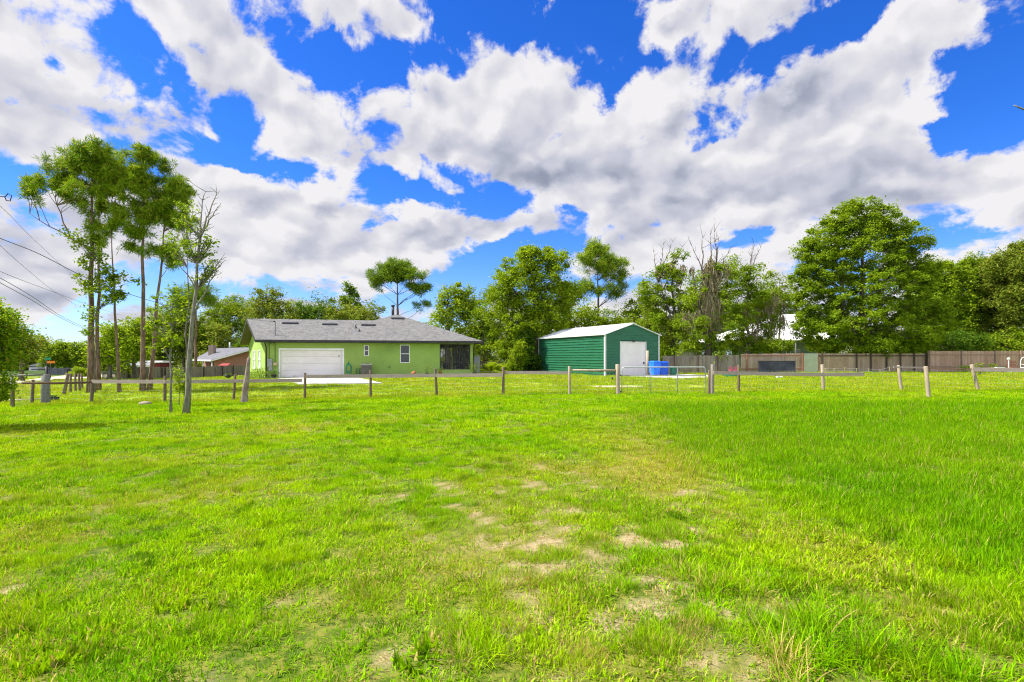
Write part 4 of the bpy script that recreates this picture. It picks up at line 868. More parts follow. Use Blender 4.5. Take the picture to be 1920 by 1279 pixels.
def privacy_fence(label, px0, Y0, px1, Y1, h, mat, posts=(), rails=(), postm=None, bw=.14, gap=.006, front=True, z=None, hj=.015, name='board_fence', group=None, dog=False, gh=0.0, ph=None):
    a, b = gx(px0, Y0), gx(px1, Y1); root = thing(name, a, label, 'fence', group); d = (b-a); d.z = 0; L = d.length; d.normalize(); rz = atan2(d.y, d.x); n = Vector((d.y, -d.x, 0)); n = n if n.y < 0 else -n
    m = MB(); k = int(L/(bw+gap)); rg = random.Random(int(px0))
    for i in range(k):
        p = a + d*((i+.5)*(bw+gap)); g = float(zg(p.x, p.y)); hh = h + rg.uniform(-hj, hj); m.box((p.x, p.y, g + hh/2 - .03), (bw*rg.uniform(.94, 1), .02, hh+.06), rz + rg.uniform(-.03, .03), rx=rg.uniform(-.015, .015))
    m.part('board_panel', mat, root)
    for zr in rails:
        r = MB(); q0, q1 = a + n*.045, b + n*.045; q0.z = float(zg(a.x, a.y)) + zr; q1.z = float(zg(b.x, b.y)) + zr; r.beam(q0, q1, .045, .09); r.part('rail', postm or mat, root)
    for px in posts:
        t = (px-px0)/(px1-px0)
        kx = (px-CX)/F; t = (kx*a.y - a.x)/((b.x-a.x) - kx*(b.y-a.y)); p = a + (b-a)*t + n*.10; g = float(zg(p.x, p.y)); r = MB(); H = (ph or h+.05); r.box((p.x, p.y, g + H/2 - .1), (.10,.10,H+.2), rz); r.part('post', postm or mat, root)
    return root

def build_fences():
    gf = woodmat("grey_boards", (.15,.125,.10), (.27,.235,.19)); bf = woodmat("brown_boards", (.29,.17,.11), (.48,.33,.23)); tf = woodmat("tan_boards", (.27,.20,.13), (.42,.33,.24)); rp = woodmat("red_posts", (.22,.10,.06), (.30,.16,.10)); dp = woodmat("dark_posts", (.06,.04,.03), (.11,.08,.06)); of = woodmat("old_boards", (.26,.18,.115), (.40,.30,.21))
    privacy_fence('long weathered grey board fence behind the pines and the sapling', 226, 50, 466, 64, 1.22, gf, posts=(241,262,303,309,347,381,416,436), rails=(), postm=dp, ph=1.25)
    # pickets at its left end
    a, b = gx(192, 47), gx(224, 49.6); root = thing('picket_fence', a, 'low grey picket fence seen between the pine trunks', 'fence'); m = MB(); d = b-a
    for i in range(16): p = a + d*(i/15); m.box((p.x, p.y, p.z+.42), (.07,.02,.85), 0)
    m.part('pickets', gf, root); m = MB(); m.beam(a+Vector((0,.03,.6)), b+Vector((0,.03,.6)), .04, .08); m.part('rail', gf, root)
    privacy_fence('shaded grey brown board fence right of the blue bins', 1243, 49, 1388, 48.6, 1.62, gf, posts=(1264,1308,1345), postm=dp)
    privacy_fence('sunlit tan board fence with reddish posts behind the black panel', 1389, 48.6, 1505, 48.2, 1.72, tf, posts=(1400,1504), rails=(.35,1.55), postm=rp)
    privacy_fence('shaded old board fence under the big round tree', 1534, 48.6, 1739, 48.6, 1.72, of, posts=(1541,1605,1632,1661,1687,1713,1735), rails=(1.5,), postm=dp)
    privacy_fence('taller brown board fence with rails at the right edge', 1740, 48.2, 2030, 48.2, 1.93, bf, posts=(1742,1802,1865,1913,1980), rails=(.55,1.62), postm=woodmat("brown_posts", (.20,.12,.08), (.36,.26,.19)))
    q = gx(1520, 48.2); o = thing('gate_panel', q, 'pale green door panel standing between two fences', 'gate'); m = MB(); m.box(q+Vector((0,0,.86)), (1.26,.05,1.72)); m.part('panel', pm("pale_green_panel", (.36,.40,.27), (.30,.34,.23), 2, .6), o)
    [MB().box(q+Vector((xx,0,.87)), (.06,.08,1.8)).part('side_post', rp, o) for xx in (-.66,.66)]
    q = gx(1457, 47.2); o = thing('ribbed_sheet', q, 'long black ribbed sheet leaning on the tan fence', 'panel'); m = MB(); n = 34; w = 70/1000*47.2
    for i in range(n): m.box(q + Vector((-w/2 + (i+.5)*w/n, .02*(i%2), .53)), (w/n*.98, .03, 1.04), 0, rx=-.05)
    m.part('sheet', pm("black_sheet", (.018,.02,.03), (.06,.065,.085), .9, .45, spec=.4, dirt=(.09,.09,.10)), o); m = MB(); m.box(q + Vector((0,.0,1.06)), (w+.03,.06,.05)); m.part('top_rail', dgrey, o)
    # low wire and stake fence
    pts = [(1547,690.5,699),(1564,691,700),(1584,689.5,700),(1606,691,699),(1629,691.5,700),(1650,693,701),(1668,688,700)]
    q0 = gd(1547, 703); o = thing('garden_wire_fence', q0, 'low wire strung on thin yellow stakes before the old board fence', 'fence'); tops = []
    ym = pm("yellow_stake", (.36,.33,.10), rough=.8)
    for i, (px, yt, yb) in enumerate(pts): q = gd(px, 703); t_ = at(px, yt, q.y); m = MB(); m.tube([q - Vector((0,0,.1)), t_], .018, 6); m.part('stake', ym, o); tops.append(t_)
    for dz in (0, -.18):
        m = MB(); P = []
        for a, b in zip(tops, tops[1:]): P += [a + (b-a)*t + Vector((0,0,dz - .05*sin(pi*t))) for t in (0,.33,.66)]
        m.tube(P + [tops[-1] + Vector((0,0,dz))], .009, 5); m.part('wire', galv, o)
    # ---- rustic post and rail fence across the lawn
    pw = woodmat("post_wood", (.085,.06,.04), (.20,.15,.10)); pl = woodmat("pale_post_wood", (.24,.19,.13), (.42,.34,.24)); rw = woodmat("rail_wood", (.27,.205,.165), (.44,.35,.29), grain=(.12,1,1)); dk = woodmat("dark_pole", (.10,.055,.035), (.18,.11,.07), grain=(.12,1,1))
    def post(root, px, yb, yt, r=.06, mat=pw, px_top=None, zcap=True):
        q = gd(px, yb); t_ = at(px_top if px_top is not None else px, yt, q.y); m = MB(); P = [q - Vector((0,0,.25)), q, q + (t_-q)*.5 + Vector((rnd.uniform(-.01,.01),0,0)), t_ - (t_-q).normalized()*.01, t_]; m.tube(P, [r*1.08, r*1.05, r, r*.97, r*.86], 9); m.part('post', mat, root); return q, t_
    def rail(root, p0, p1, mat=rw, w=.035, h=.145, round_=False):
        m = MB()
        if round_: m.tube([p0, (p0+p1)/2 + Vector((0,0,-.015)), p1], [.042,.05,.045], 8)
        else: m.beam(p0, p1, w, h)
        m.part('rail', mat, root)
    def mesh(root, qs, h=1.0, gap=.155):
        m = MB(); w = .0024
        for a, b in zip(qs, qs[1:]):
            n = max(1, int((b-a).length/gap))
            for i in range(n): p = a + (b-a)*(i/n); m.tube([p + Vector((0,.07,.03)), p + Vector((0,.07,h))], w, 3, cap=False, sm=False)
            for z_ in np.linspace(.06, h, 7): m.tube([a + Vector((0,.07,z_)), b + Vector((0,.07,z_))], w, 3, cap=False, sm=False)
        m.part('wire_mesh', galv, root)
    # left stretch
    q0 = gd(171, 756); root = thing('rail_fence', q0, 'long rustic post and rail fence left of the metal gate', 'fence'); Q = []; Tt = {}
    for px, yb, yt, ptop, r, mt in ((24,765,716,24,.06,pw),(60,758,712,62,.06,pw),(171,756,712,174,.065,pw),(309,755.5,705,310,.06,pw),(438,752.5,702.5,441,.055,pw),(571.5,750,699,572,.055,pw),(695,746.5,694.5,695,.055,pw),(819,743.5,691,816,.055,pw),(943.5,741,688.5,943.5,.06,pw),(1068,740.5,686.5,1067.5,.055,pl)):
        q, t_ = post(root, px, yb, yt, r, mt, ptop); Q.append(q); Tt[px] = q
    qg, tg = post(root, 1159, 740, 683, .088, pl, 1158); Q.append(qg)
    def rp_(px, y, off=-.09): q = Tt[min(Tt, key=lambda k: abs(k-px))]; return at(px, y, q.y + off)
    rail(root, rp_(41, 718.5), rp_(172, 717), dk, round_=True)
    rail(root, rp_(172, 715.5), rp_(310, 716)); rail(root, rp_(310.3, 716), rp_(438, 714.8)); rail(root, rp_(438.3, 714.8), rp_(566, 713.3))
    rail(root, rp_(573, 706), rp_(695, 705.2)); rail(root, rp_(695.3, 705.2), rp_(817, 704.2)); rail(root, rp_(817.3, 704.2), rp_(943, 703.2)); rail(root, rp_(945, 698.6, .08), rp_(1068, 699.2, .02), h=.11)
    rail(root, at(1070, 694, Tt[1068].y), at(1157, 694.3, qg.y), pl, round_=True); mesh(root, Q)
    # right stretch
    q0 = gd(1334, 740); root = thing('rail_fence', q0, 'rustic post and rail fence right of the metal gate', 'fence'); Q = []
    for px, yb, yt, ptop, r, mt in ((1329.5,740,694,1330,.055,pw),(1335.5,739,683,1336,.07,woodmat("grey_post", (.16,.135,.11), (.28,.24,.2))),(1385,736,684.5,1385,.055,pw),(1543.5,733.5,683.5,1541.5,.07,pl),(1690.5,732.5,685,1684.5,.065,pl),(1741,744.5,687,1735.5,.07,pl),(1834.5,733.5,684,1821.5,.07,pl),(1990,735,686,1992,.06,pl)):
        q, t_ = post(root, px, yb, yt, r, mt, ptop); Q.append(q)
    rail(root, at(1337, 698.7, Q[1].y-.1), at(1385, 700.2, Q[2].y-.09)); rail(root, at(1385.3, 700.2, Q[2].y-.09), at(1541, 702.3, Q[3].y-.1)); rail(root, at(1541.4, 702.3, Q[3].y-.1), at(1620, 701.6, Q[3].y-.1))
    rail(root, at(1675, 688.5, Q[4].y-.1), at(1737, 689.5, Q[4].y-.1), h=.07); rail(root, at(1735, 690, Q[4].y+.05), at(1823, 692.3, Q[6].y-.1), h=.05, mat=dk); rail(root, at(1823, 692.8, Q[6].y-.12), at(1992, 694.5, Q[7].y-.1), h=.17); mesh(root, [Q[1], Q[2], Q[3], Q[4]], .9); mesh(root, [Q[4], Q[6], Q[7]], .9)
    # gate
    a = gd(1166, 741.5); Y = 22.2; g0, g1 = at(1166, 741, Y), at(1323, 741, Y); g0.z = g1.z = max(g0.z, g1.z) + .0; root = thing('field_gate', g0, 'wide galvanised tube gate between two fence posts', 'gate'); H = (741-688.5)/1000*Y; r = .022
    zt_, zm = g0.z + H, g0.z + (741-703.8)/1000*Y; rr = .12; m = MB()
    loop = [Vector((g0.x, Y, g0.z))] + [Vector((g0.x, Y, zt_-rr))] + [Vector((g0.x + rr*(1-cos(t)), Y, zt_-rr+rr*sin(t))) for t in np.linspace(.3, pi/2, 5)] + [Vector((g1.x - rr*(1-cos(t)), Y, zt_-rr+rr*sin(t))) for t in np.linspace(pi/2, .3, 5)] + [Vector((g1.x, Y, zt_-rr)), Vector((g1.x, Y, g0.z)), Vector((g0.x, Y, g0.z))]
    m.tube(loop, r, 8); m.part('frame', galv, root); m = MB(); m.tube([Vector((g0.x, Y, zm)), Vector((g1.x, Y, zm))], r*.9, 8); m.part('crossbar', galv, root)
    for px in (1219, 1270.5): m = MB(); x = (px-CX)/F*Y; m.tube([Vector((x, Y, g0.z)), Vector((x, Y, zt_))], r*.8, 8); m.part('upright', galv, root)
    m = MB()
    for x in np.arange(g0.x+.1, g1.x, .1): m.tube([(x, Y+.02, g0.z), (x, Y+.02, zm)], .0026, 3, cap=False, sm=False)
    for z_ in np.linspace(g0.z+.08, zm-.05, 7): m.tube([(g0.x, Y+.02, z_), (g1.x, Y+.02, z_)], .0026, 3, cap=False, sm=False)
    m.part('wire_mesh', galv, root)
    [MB().box((g0.x-.05, Y, zz_), (.14,.03,.05)).part('hinge', dgrey, root) for zz_ in (zm, g0.z+.15)]
    m = MB(); P = [Vector((g1.x + .02 + .2*t, Y-.03, zt_-.12 - .08*sin(pi*t))) for t in np.linspace(0, 1, 6)]; m.tube(P, .012, 6); m.part('chain', dgrey, root)
    # receding posts toward the road
    grp = 'posts marching from the fence toward the road'
    labs = ['thick leaning grey post, nearest of the row toward the road', 'second post of the row toward the road', 'third post of the row toward the road', 'fourth post of the row toward the road', 'last post of the row toward the road, by the pine trunk']
    for lab, px, yb, yt, ptop, r in zip(labs, (119.5,132,141.7,149.7,154.3), (740,736.5,734,733,730), (701,701,700,700.5,700.5), (127.5,132.5,141,147.5,153), (.085,.062,.06,.06,.06)):
        q = gd(px, yb); t_ = at(ptop, yt, q.y); m = MB(); m.tube([q-Vector((0,0,.2)), q, (q+t_)/2, t_], [r,r,r*.95,r*.9], 8); o = m.build('fence_post', pw, None, q); tag(o, lab, 'post', grp)
    # tall pale post by the shed
    q = gd(1214.5, 705); m = MB(); m.tube([q, at(1214, 657.5, q.y)], .11, 10); tag(m.build('tall_post', pl, None, q), 'tall pale post standing left of the blue bins', 'post')
    # small things on the yard
    cart(1227.5, 705.6, 17, 29, 'bright blue wheeled bin with tilted lid, left of the two', bluep, .3); cart(1244.5, 705.4, 17, 28, 'darker blue wheeled bin, right of the two blue ones', pm("blue_plastic_dark", (.010,.085,.50), rough=.4, scale=3), -.1)
    cart(1262, 705, 12, 18, 'small dark green bin right of the blue ones', greenp)

def build_extras(MAST):
    # leaning dead trunk in the fence line
    q = gd(458, 755.5); t_ = at(466.5, 671, q.y); m = MB(); n = 8; P = [q - Vector((0,0,.15))] + [q + (t_-q)*(i/n) + Vector((rnd.uniform(-.012,.012), rnd.uniform(-.012,.012), 0)) for i in range(n+1)]
    m.tube(P, [.17,.155] + [.14 - .075*(i/n) for i in range(1, n+1)], 10); m.tube([P[-2], P[-1] + Vector((.02,0,.12))], [.04,.012], 6); tag(m.build('dead_trunk', pm("dead_wood", (.16,.12,.09), (.34,.28,.22), 3, .95, .9, 8, (2,2,.8), dirt=(.05,.04,.03)), None, q), 'leaning broken dead trunk standing by the fence', 'tree trunk')
    # flat stone
    q = gd(273, 759.5); m = MB(); n = 14; pr = [(.03,-.02),(.22,-.02),(.26,.05),(.22,.11),(.10,.15),(.02,.15)]; m.lathe(q, pr, n)
    for v in m.v: w = v-q; k = 1 + .22*mnoise.noise(w*6); v.x = q.x + w.x*k*.95; v.y = q.y + w.y*k*.7; v.z = q.z + w.z*(1+.3*mnoise.noise(w*4+Vector((3,0,0))))
    tag(m.build('flat_stone', pm("stone", (.33,.27,.19), (.20,.16,.11), 6, .95, .8, 20), None, q), 'flat brown stone lying in the grass left of the sapling', 'stone')
    # thick grey post, crossbar post and planter at left
    gw = woodmat("grey_weathered", (.11,.11,.09), (.22,.22,.18))
    q = gd(85.5, 757); m = MB(); t_ = at(85.5, 702, q.y); m.tube([q-Vector((0,0,.2)), q, (q+t_)/2, t_], [.19,.175,.165,.16], 10); m.tube([q + Vector((-.05,-.05,0)), t_ + Vector((.14,0,-.3))], [.10,.07], 8); tag(m.build('thick_post', gw, None, q), 'thick weathered grey post standing behind the front rail', 'post')
    q = gx(87.5, 24.5); root = thing('crossbar_post', q, 'post with a thin black crossbar behind the thick grey post', 'post'); m = MB(); m.tube([q, at(87.5, 687, q.y)], .05, 8); m.part('post', blackp, root); m = MB(); m.beam(at(59, 692.5, q.y), at(93, 692.5, q.y), .05, .05); m.part('crossbar', blackp, root)
    q = gx(60, 25.5); root = thing('pale_rail', q, 'pale wooden rail reaching left from the thick grey post', 'rail'); m = MB(); m.tube([at(20, 704.5, 22), at(80, 702.5, 22)], .04, 8); m.part('rail', gw, root); m = MB(); m.tube([gx(22, 22), at(22, 702, 22)], .05, 8); m.part('post', gw, root)
    m = MB(); p0, p1 = gd(-30, 754), gd(78, 750.5); m.tube([p0 + Vector((0,0,.05)), p1 + Vector((0,0,.05))], .035, 8); tag(m.build('lying_pole', pl_ := pm("pale_pole", (.55,.50,.38), rough=.8), None, p0), 'pale pole lying in the grass left of the thick grey post', 'pole')
    q = gd(99, 751.5); root = thing('black_planter', q, 'low black planter with green plant right of the thick grey post', 'planter'); m = MB(); m.box(q+Vector((0,0,.09)), (.38,.25,.18), 0, taper=1.1); m.part('box', blackp, root)
    rg = np.random.default_rng(4); C = np.array(q) + np.stack([rg.normal(0,.1,120), rg.normal(0,.06,120), .18+rg.random(120)*.08], -1); MB().quads(leaf_quads(C, .06, rg)).part('foliage', LF['dark'], root)
    # planter bowl and yellow flowers by the grey fence
    q = gx(427.5, 44); root = thing('bowl_planter', q, 'dark bowl planter on the lawn left of the dead trunk', 'planter'); m = MB(); s = .24; m.lathe(q, [(s*.5,0),(s*.45,.12),(s,.2),(s*1.1,.36),(s*.95,.36)], 14); m.part('bowl', blackp, root)
    C = np.array(q) + np.stack([rg.normal(0,.13,120), rg.normal(0,.1,120), .36+rg.random(120)*.12], -1); MB().quads(leaf_quads(C, .08, rg)).part('foliage', LF['dark'], root)
    q = gx(451, 43); root = thing('flower_clump', q, 'yellow flowering clump left of the green house', 'plant'); C = np.array(q) + np.stack([rg.normal(0,.2,220), rg.normal(0,.15,220), rg.random(220)*.28], -1); MB().quads(leaf_quads(C, .08, rg)).part('foliage', LF['bright'], root)
    C = np.array(q) + np.stack([rg.normal(0,.2,60), rg.normal(0,.15,60), .2+rg.random(60)*.12], -1); MB().quads(leaf_quads(C, .07, rg)).part('flowers', pm("yellow_petals", (.75,.65,.12), rough=.6), root)
    # brick neighbour house
    bm_ = brickmat("red_brick", (.30,.085,.05), (.40,.13,.075), (.30,.22,.17)); dr = pm("dark_shingle", (.10,.10,.115), (.15,.15,.165), 3, .95, .5, 12)
    E0, E1, R0, R1 = at(396,674.7,67), at(362,673.8,76), at(482,651,69.5), at(401,652.2,79); R1.z = R0.z; E1.z = E0.z; Rt = R0*2 - E0; Rt.z = E0.z; Rt1 = R1*2 - E1; Rt1.z = E0.z
    root = thing('brick_house', Vector((E0.x, E0.y, -.7)), 'low red brick house with dark roof behind the grey fence', 'house')
    m = MB(); gr = -.8; dn = (E1-E0).normalized()*.5; base = lambda p, z: Vector((p.x, p.y, z))
    i0, i1 = E0 + (Rt-E0)*.04, Rt - (Rt-E0)*.04
    m.slab([base(i0,gr)+dn, base(i1,gr)+dn, base(i1, E0.z+.05)+dn, base(R0, R0.z-.18)+dn, base(i0, E0.z+.05)+dn], .2)
    m.slab([base(E1 + (Rt1-E1)*.25,gr), base(i0 + (i1-i0)*.25,gr)+dn, base(i0 + (i1-i0)*.25, E0.z+.5)+dn, base(E1 + (Rt1-E1)*.25, E0.z+.5)], .2); m.slab([base(Rt,gr)+dn, base(Rt1,gr)-dn, base(Rt1,E0.z)-dn, base(Rt,E0.z)+dn], .2)
    w_ = m.part('wall', bm_, root); add_uv(w_)
    m = MB(); m.slab([E0, R0, R1, E1], .12) ; m.slab([R0, Rt, Rt1, R1], .12); r_ = m.part('roof', dr, root)
    m = MB(); o_ = (E0-E1).normalized()*.02
    for a, b in ((E0, R0), (R0, Rt)): m.slab([a+o_+Vector((0,0,-.01)), a+o_+Vector((0,0,-.2)), b+o_+Vector((0,0,-.2)), b+o_+Vector((0,0,-.01))], .03)
    m.beam(E0+Vector((-.05,0,-.1)), E1+Vector((-.05,0,-.1)), .05, .18); m.build('fascia', white, r_, root.location)
    m = MB(); c = at(398, 655, 73); m.box(c+Vector((0,0,-.2)), (.7,.7,1.5)); m.build('chimney', bm_, r_, root.location); m = MB(); c = at(431,646,78); m.tube([c - Vector((0,0,1.2)), c + Vector((0,0,.3))], .12, 10); m.build('vent_pipe', galv, r_, root.location)
    for t in (.05, .5): p = E0 + (E1-E0)*t + (R0-E0)*.04; m = MB(); m.tube([base(p, gr), base(p, E0.z-.02)], .07, 8); m.part('porch_post', white, root)
    # red shed and white van beyond the grey fence
    q = gx(293, 68); root = thing('red_shed', q, 'dark red shed with white flat roof behind the grey fence', 'shed'); m = MB(); m.box(q+Vector((0,0,.85)), (2.5,2.4,1.7)); m.part('wall', pm("barn_red", (.16,.02,.018), (.11,.015,.015), 3, .7), root)
    m = MB(); m.box(q+Vector((0,-.1,1.78)), (2.8,2.8,.14)); m.box(q+Vector((0,-.1,1.9)), (2.8,1.6,.10)); m.part('roof', white, root); m = MB(); m.box(q+Vector((-.3,-1.215,.7)), (.9,.03,1.4)); m.part('door', dgrey, root)
    q = gx(253, 60); root = thing('white_van', q, 'white van whose roof shows over the grey fence', 'van'); wp = pm("car_white", (.75,.75,.76), rough=.25, spec=.5); m = MB()
    prof = [(-2.2,.35),(-2.25,.8),(-1.9,1.02),(-1.2,1.12),(-.75,1.62),(-.5,1.72),(1.7,1.72),(2.15,1.55),(2.3,1.0),(2.3,.35)]
    yw = 1.5; f_ = [q + Vector((x*.42, -.9, z)) for x, z in prof]; bk = [p + Vector((.35,1.8,0)) for p in f_]; m.poly(f_[::-1]); m.poly(bk)
    for i in range(len(f_)): j = (i+1) % len(f_); m.poly([f_[i], f_[j], bk[j], bk[i]])
    m.part('body', wp, root); m = MB(); m.poly([q + Vector((x*.42, -.905, z)) for x, z in ((-1.0,1.15),(2.0,1.15),(1.95,1.5),(-.66,1.5))]); m.part('window', glass, root)
    for x in (-.6,.6): m = MB(); m.tube([q+Vector((x,-.92,.3)), q+Vector((x,-.72,.3))], .3, 14); m.part('wheel', blackp, root)
    q = gx(421, 62.5); root = thing('red_canopy', q, 'small red canopy at the brick wall above the grey fence', 'canopy'); zc = 1.6 - 14/1000*62.5; m = MB(); m.slab([Vector((q.x-.6,q.y-.4,zc-.15)), Vector((q.x+.6,q.y-.4,zc-.15)), Vector((q.x+.45,q.y+.4,zc+.1)), Vector((q.x-.45,q.y+.4,zc+.1))], .04); m.part('cloth', pm("red_cloth", (.30,.04,.035), rough=.7), root)
    m = MB(); m.tube([q, Vector((q.x,q.y,zc))], .03, 6); m.part('pole', dgrey, root)
    # far left: street signs, fence, hedge, pale house, roads
    q = gx(87, 52); root = thing('street_sign', q, 'green street name blade on a thin post at far left', 'sign'); m = MB(); m.tube([q, at(87, 670.5, 52)], .035, 6); m.part('post', dgrey, root); m = MB(); m.box(at(89.5, 672.7, 51.9), (.62,.03,.20)); m.part('blade', pm("sign_green", (.01,.28,.16), rough=.4), root)
    q = gx(95, 55); root = thing('road_sign', q, 'small orange board beside the green street sign', 'sign'); m = MB(); m.tube([q, at(95, 677, 55)], .035, 6); m.part('post', dgrey, root); m = MB(); m.box(at(95, 679, 54.9), (.9,.03,.24)); m.part('board', pm("sign_orange", (.75,.22,.02), rough=.5), root)
    privacy_fence('distant grey board fence across the road at far left', 84, 74, 141, 76, .95, woodmat("far_grey_boards", (.10,.10,.11), (.17,.17,.19)), bw=.3, name='board_fence')
    q = gx(126, 58); root = thing('mailbox', q, 'black mailbox on a post before the distant grey fence', 'mailbox'); m = MB(); m.tube([q, q+Vector((0,0,.9))], .05, 6); m.part('post', pw_ := MATS['post_wood'], root); m = MB(); m.box(q+Vector((0,0,1.02)), (.36,.55,.28), 0, taper=.8); m.part('box', blackp, root)
    q = gx(62, 100); root = thing('pale_house', q, 'pale house far off behind the left bush', 'house'); m = MB(); m.box(q+Vector((0,2,.3)), (1.6,4,1.2)); m.part('wall', cream, root); m = MB(); a = q+Vector((-1.0,-.3,.88)); m.slab([a, a+Vector((2.0,0,0)), a+Vector((2.0,2.4,.5)), a+Vector((0,2.4,.5))], .1); m.slab([a+Vector((0,2.4,.5)), a+Vector((2.0,2.4,.5)), a+Vector((2.0,4.8,0)), a+Vector((0,4.8,0))], .1); m.part('roof', dgrey, root)
    root = make_tree('hedge', 'clipped green hedge at the end of the distant fence', 'hedge', gx(153, 66), [(-.5,.5,.8,.5),(.4,.5,.8,.5)], leaf='bright', lsize=.2, rc=.4, perclump=60, dens=1.5, trunk_r=.06, seed=95)
    def strip(px_list, w0, mat, name, label):
        P = [gd(px, py) for px, py in px_list]; m = MB(); n = len(P)//2
        top, bot = P[:n], P[n:]
        for q in P: q.z = float(zg(q.x, q.y)) + .03
        for i in range(n-1): m.poly([bot[i], bot[i+1], top[i+1], top[i]]); PADS.append([bot[i], bot[i+1], top[i+1], top[i]])
        tag(m.build(name, mat, None, P[0]), label, kind='structure')
    strip([(-160,722),(0,717),(40,713.5),(90,708),(120,704.5),(166,703),(215,702.5), (-190,733),(0,724),(40,719),(90,714),(120,711.5),(166,709.5),(215,708)], 0, gravel, 'dirt_road', 'pale dirt road at far left')
    # power lines
    pole = gx(-120, 15); rootp = thing('utility_pole', pole, 'utility pole just outside the left edge with its square lamp bracket reaching in', 'utility pole'); m = MB(); m.tube([pole - Vector((0,0,.5)), pole + Vector((0,0,9.5))], [.16,.11], 12); m.part('pole', MATS['bark_grey'], rootp)
    m = MB(); a = at(-118, 366, 15); b = at(9, 369, 15); m.tube([a, b], .012, 6); m.part('arm', dgrey, rootp); m = MB(); c = [at(9,370,15), at(15,363,15), at(22,367,15.1), at(19,377,15.1), at(12,376,15)]; m.tube(c + [c[0], c[1]], .014, 6); m.part('bracket', dgrey, rootp)
    wm = pm("wire_black", (.05,.05,.055), rough=.5)
    def wire(pts, Ya, Yb, r, lab, end=None):
        n = len(pts); P = []; x0, x1 = pts[0][0], pts[-1][0]
        for px, py in pts: t = (px-x0)/(x1-x0); P.append(at(px, py, 1/((1-t)/Ya + t/Yb)))
        if end is not None: P[-1] = end
        S = []
        for i in range(len(P)-1):      # smooth the run
            p0, p1, p2, p3 = P[max(i-1,0)], P[i], P[i+1], P[min(i+2,len(P)-1)]
            for t in np.linspace(0, 1, 7)[:-1]: S.append(.5*((2*p1) + (p2-p0)*t + (2*p0-5*p1+4*p2-p3)*t*t + (3*p1-p0-3*p2+p3)*t**3))
        m = MB(); m.tube(S + [P[-1]], r*.72, 5, cap=False); tag(m.build('power_line', wm, None, P[0]), lab, 'power line', 'overhead wires at the left')
    wire([(-120,290),(0,386),(60,446),(115,497),(150,526)], 15, 46, .011, 'thin wire highest at the left edge, falling steeply')
    wire([(-120,400),(0,447),(75,477),(160,520),(250,554),(370,585),(516,606)], 15, 41, .017, 'thick service wire running down to the mast on the grey roof', end=MAST)
    wire([(-120,340),(0,460),(60,513),(100,545),(150,577)], 15, 60, .012, 'thin wire second from the top at the left edge')
    wire([(-120,455),(12,514),(80,540),(162,570),(222,590)], 15, 60, .012, 'faint wire between the two steep wires and the low pair')
    wire([(-120,455),(0,521),(60,556),(110,590),(150,610),(180,620)], 15, 75, .02, 'upper of the two close thick wires lowest at the left')
    wire([(-120,462),(0,530),(60,563),(110,594),(150,613),(180,623)], 15, 75, .02, 'lower of the two close thick wires lowest at the left')
    # branch tip at the right edge
    q = gx(2080, 12); root = thing('bare_snag', q, 'dead grey branch tip poking in at the upper right edge', 'tree'); m = MB(); tp = at(2090, 260, 12); m.tube([q, (q+tp)/2 + Vector((.1,0,0)), tp], [.2,.14,.07], 10); m.part('trunk', BARKG, root); m = MB(); m.tube([tp, at(1990,232,12), at(1925,207,12), at(1901,197.5,12)], [.06,.035,.022,.012], 7); m.part('branch', BARKL, root)
    # right-hand yard things
    q = gx(1892, 46.5); root = thing('ball_lamp', q, 'thin post topped by a white ball at the right edge', 'garden lamp'); m = MB(); m.tube([q, at(1891,675,46.5)], .03, 6); m.part('post', white, root); m = MB(); c = at(1891,673,46.5); m.lathe(c-Vector((0,0,.11)), [(.02,0),(.09,.03),(.12,.11),(.09,.19),(.02,.22)], 12); m.part('globe', white, root)
    q = gx(1901, 46.8); root = thing('garden_bench', q, 'brick red wooden bench by the white ball lamp', 'bench'); rb = pm("bench_red", (.33,.12,.08), (.24,.09,.06), 4, .7); m = MB(); m.box(q+Vector((0,0,.45)), (.75,.4,.06)); m.part('seat', rb, root)
    m = MB(); [m.box(q+Vector((0,.2,.6+k*.14)), (.75,.03,.09)) for k in range(4)]; m.part('backrest', rb, root)
    for x in (-.33,.33): m = MB(); m.box(q+Vector((x,0,.22)), (.06,.38,.45)); m.part('leg', white, root)
    q = gx(1874, 46.3); root = thing('low_bench', q, 'low pale bench left of the white ball lamp', 'bench'); m = MB(); m.box(q+Vector((0,0,.48)), (.72,.3,.06)); m.part('seat', white, root)
    for x in (-.28,.28): m = MB(); m.box(q+Vector((x,0,.22)), (.06,.25,.46)); m.part('leg', BARKG, root)
    q = gx(1920, 46); root = thing('metal_chair', q, 'white metal garden chair with arched back at the right edge', 'chair'); m = MB(); m.tube([q+Vector((-.3,0,0)), q+Vector((-.3,0,1.05)), q+Vector((-.18,0,1.3)), q+Vector((0,0,1.38)), q+Vector((.18,0,1.3)), q+Vector((.3,0,1.05)), q+Vector((.3,0,0))], .028, 7); m.part('backrest', white, root)
    m = MB(); m.box(q+Vector((0,-.2,.48)), (.58,.42,.05)); m.part('seat', white, root)
    for x in (-.26,.26): m = MB(); m.tube([q+Vector((x,-.38,0)), q+Vector((x,-.38,.72)), q+Vector((x,0,.78))], .022, 6); m.part('leg', white, root)
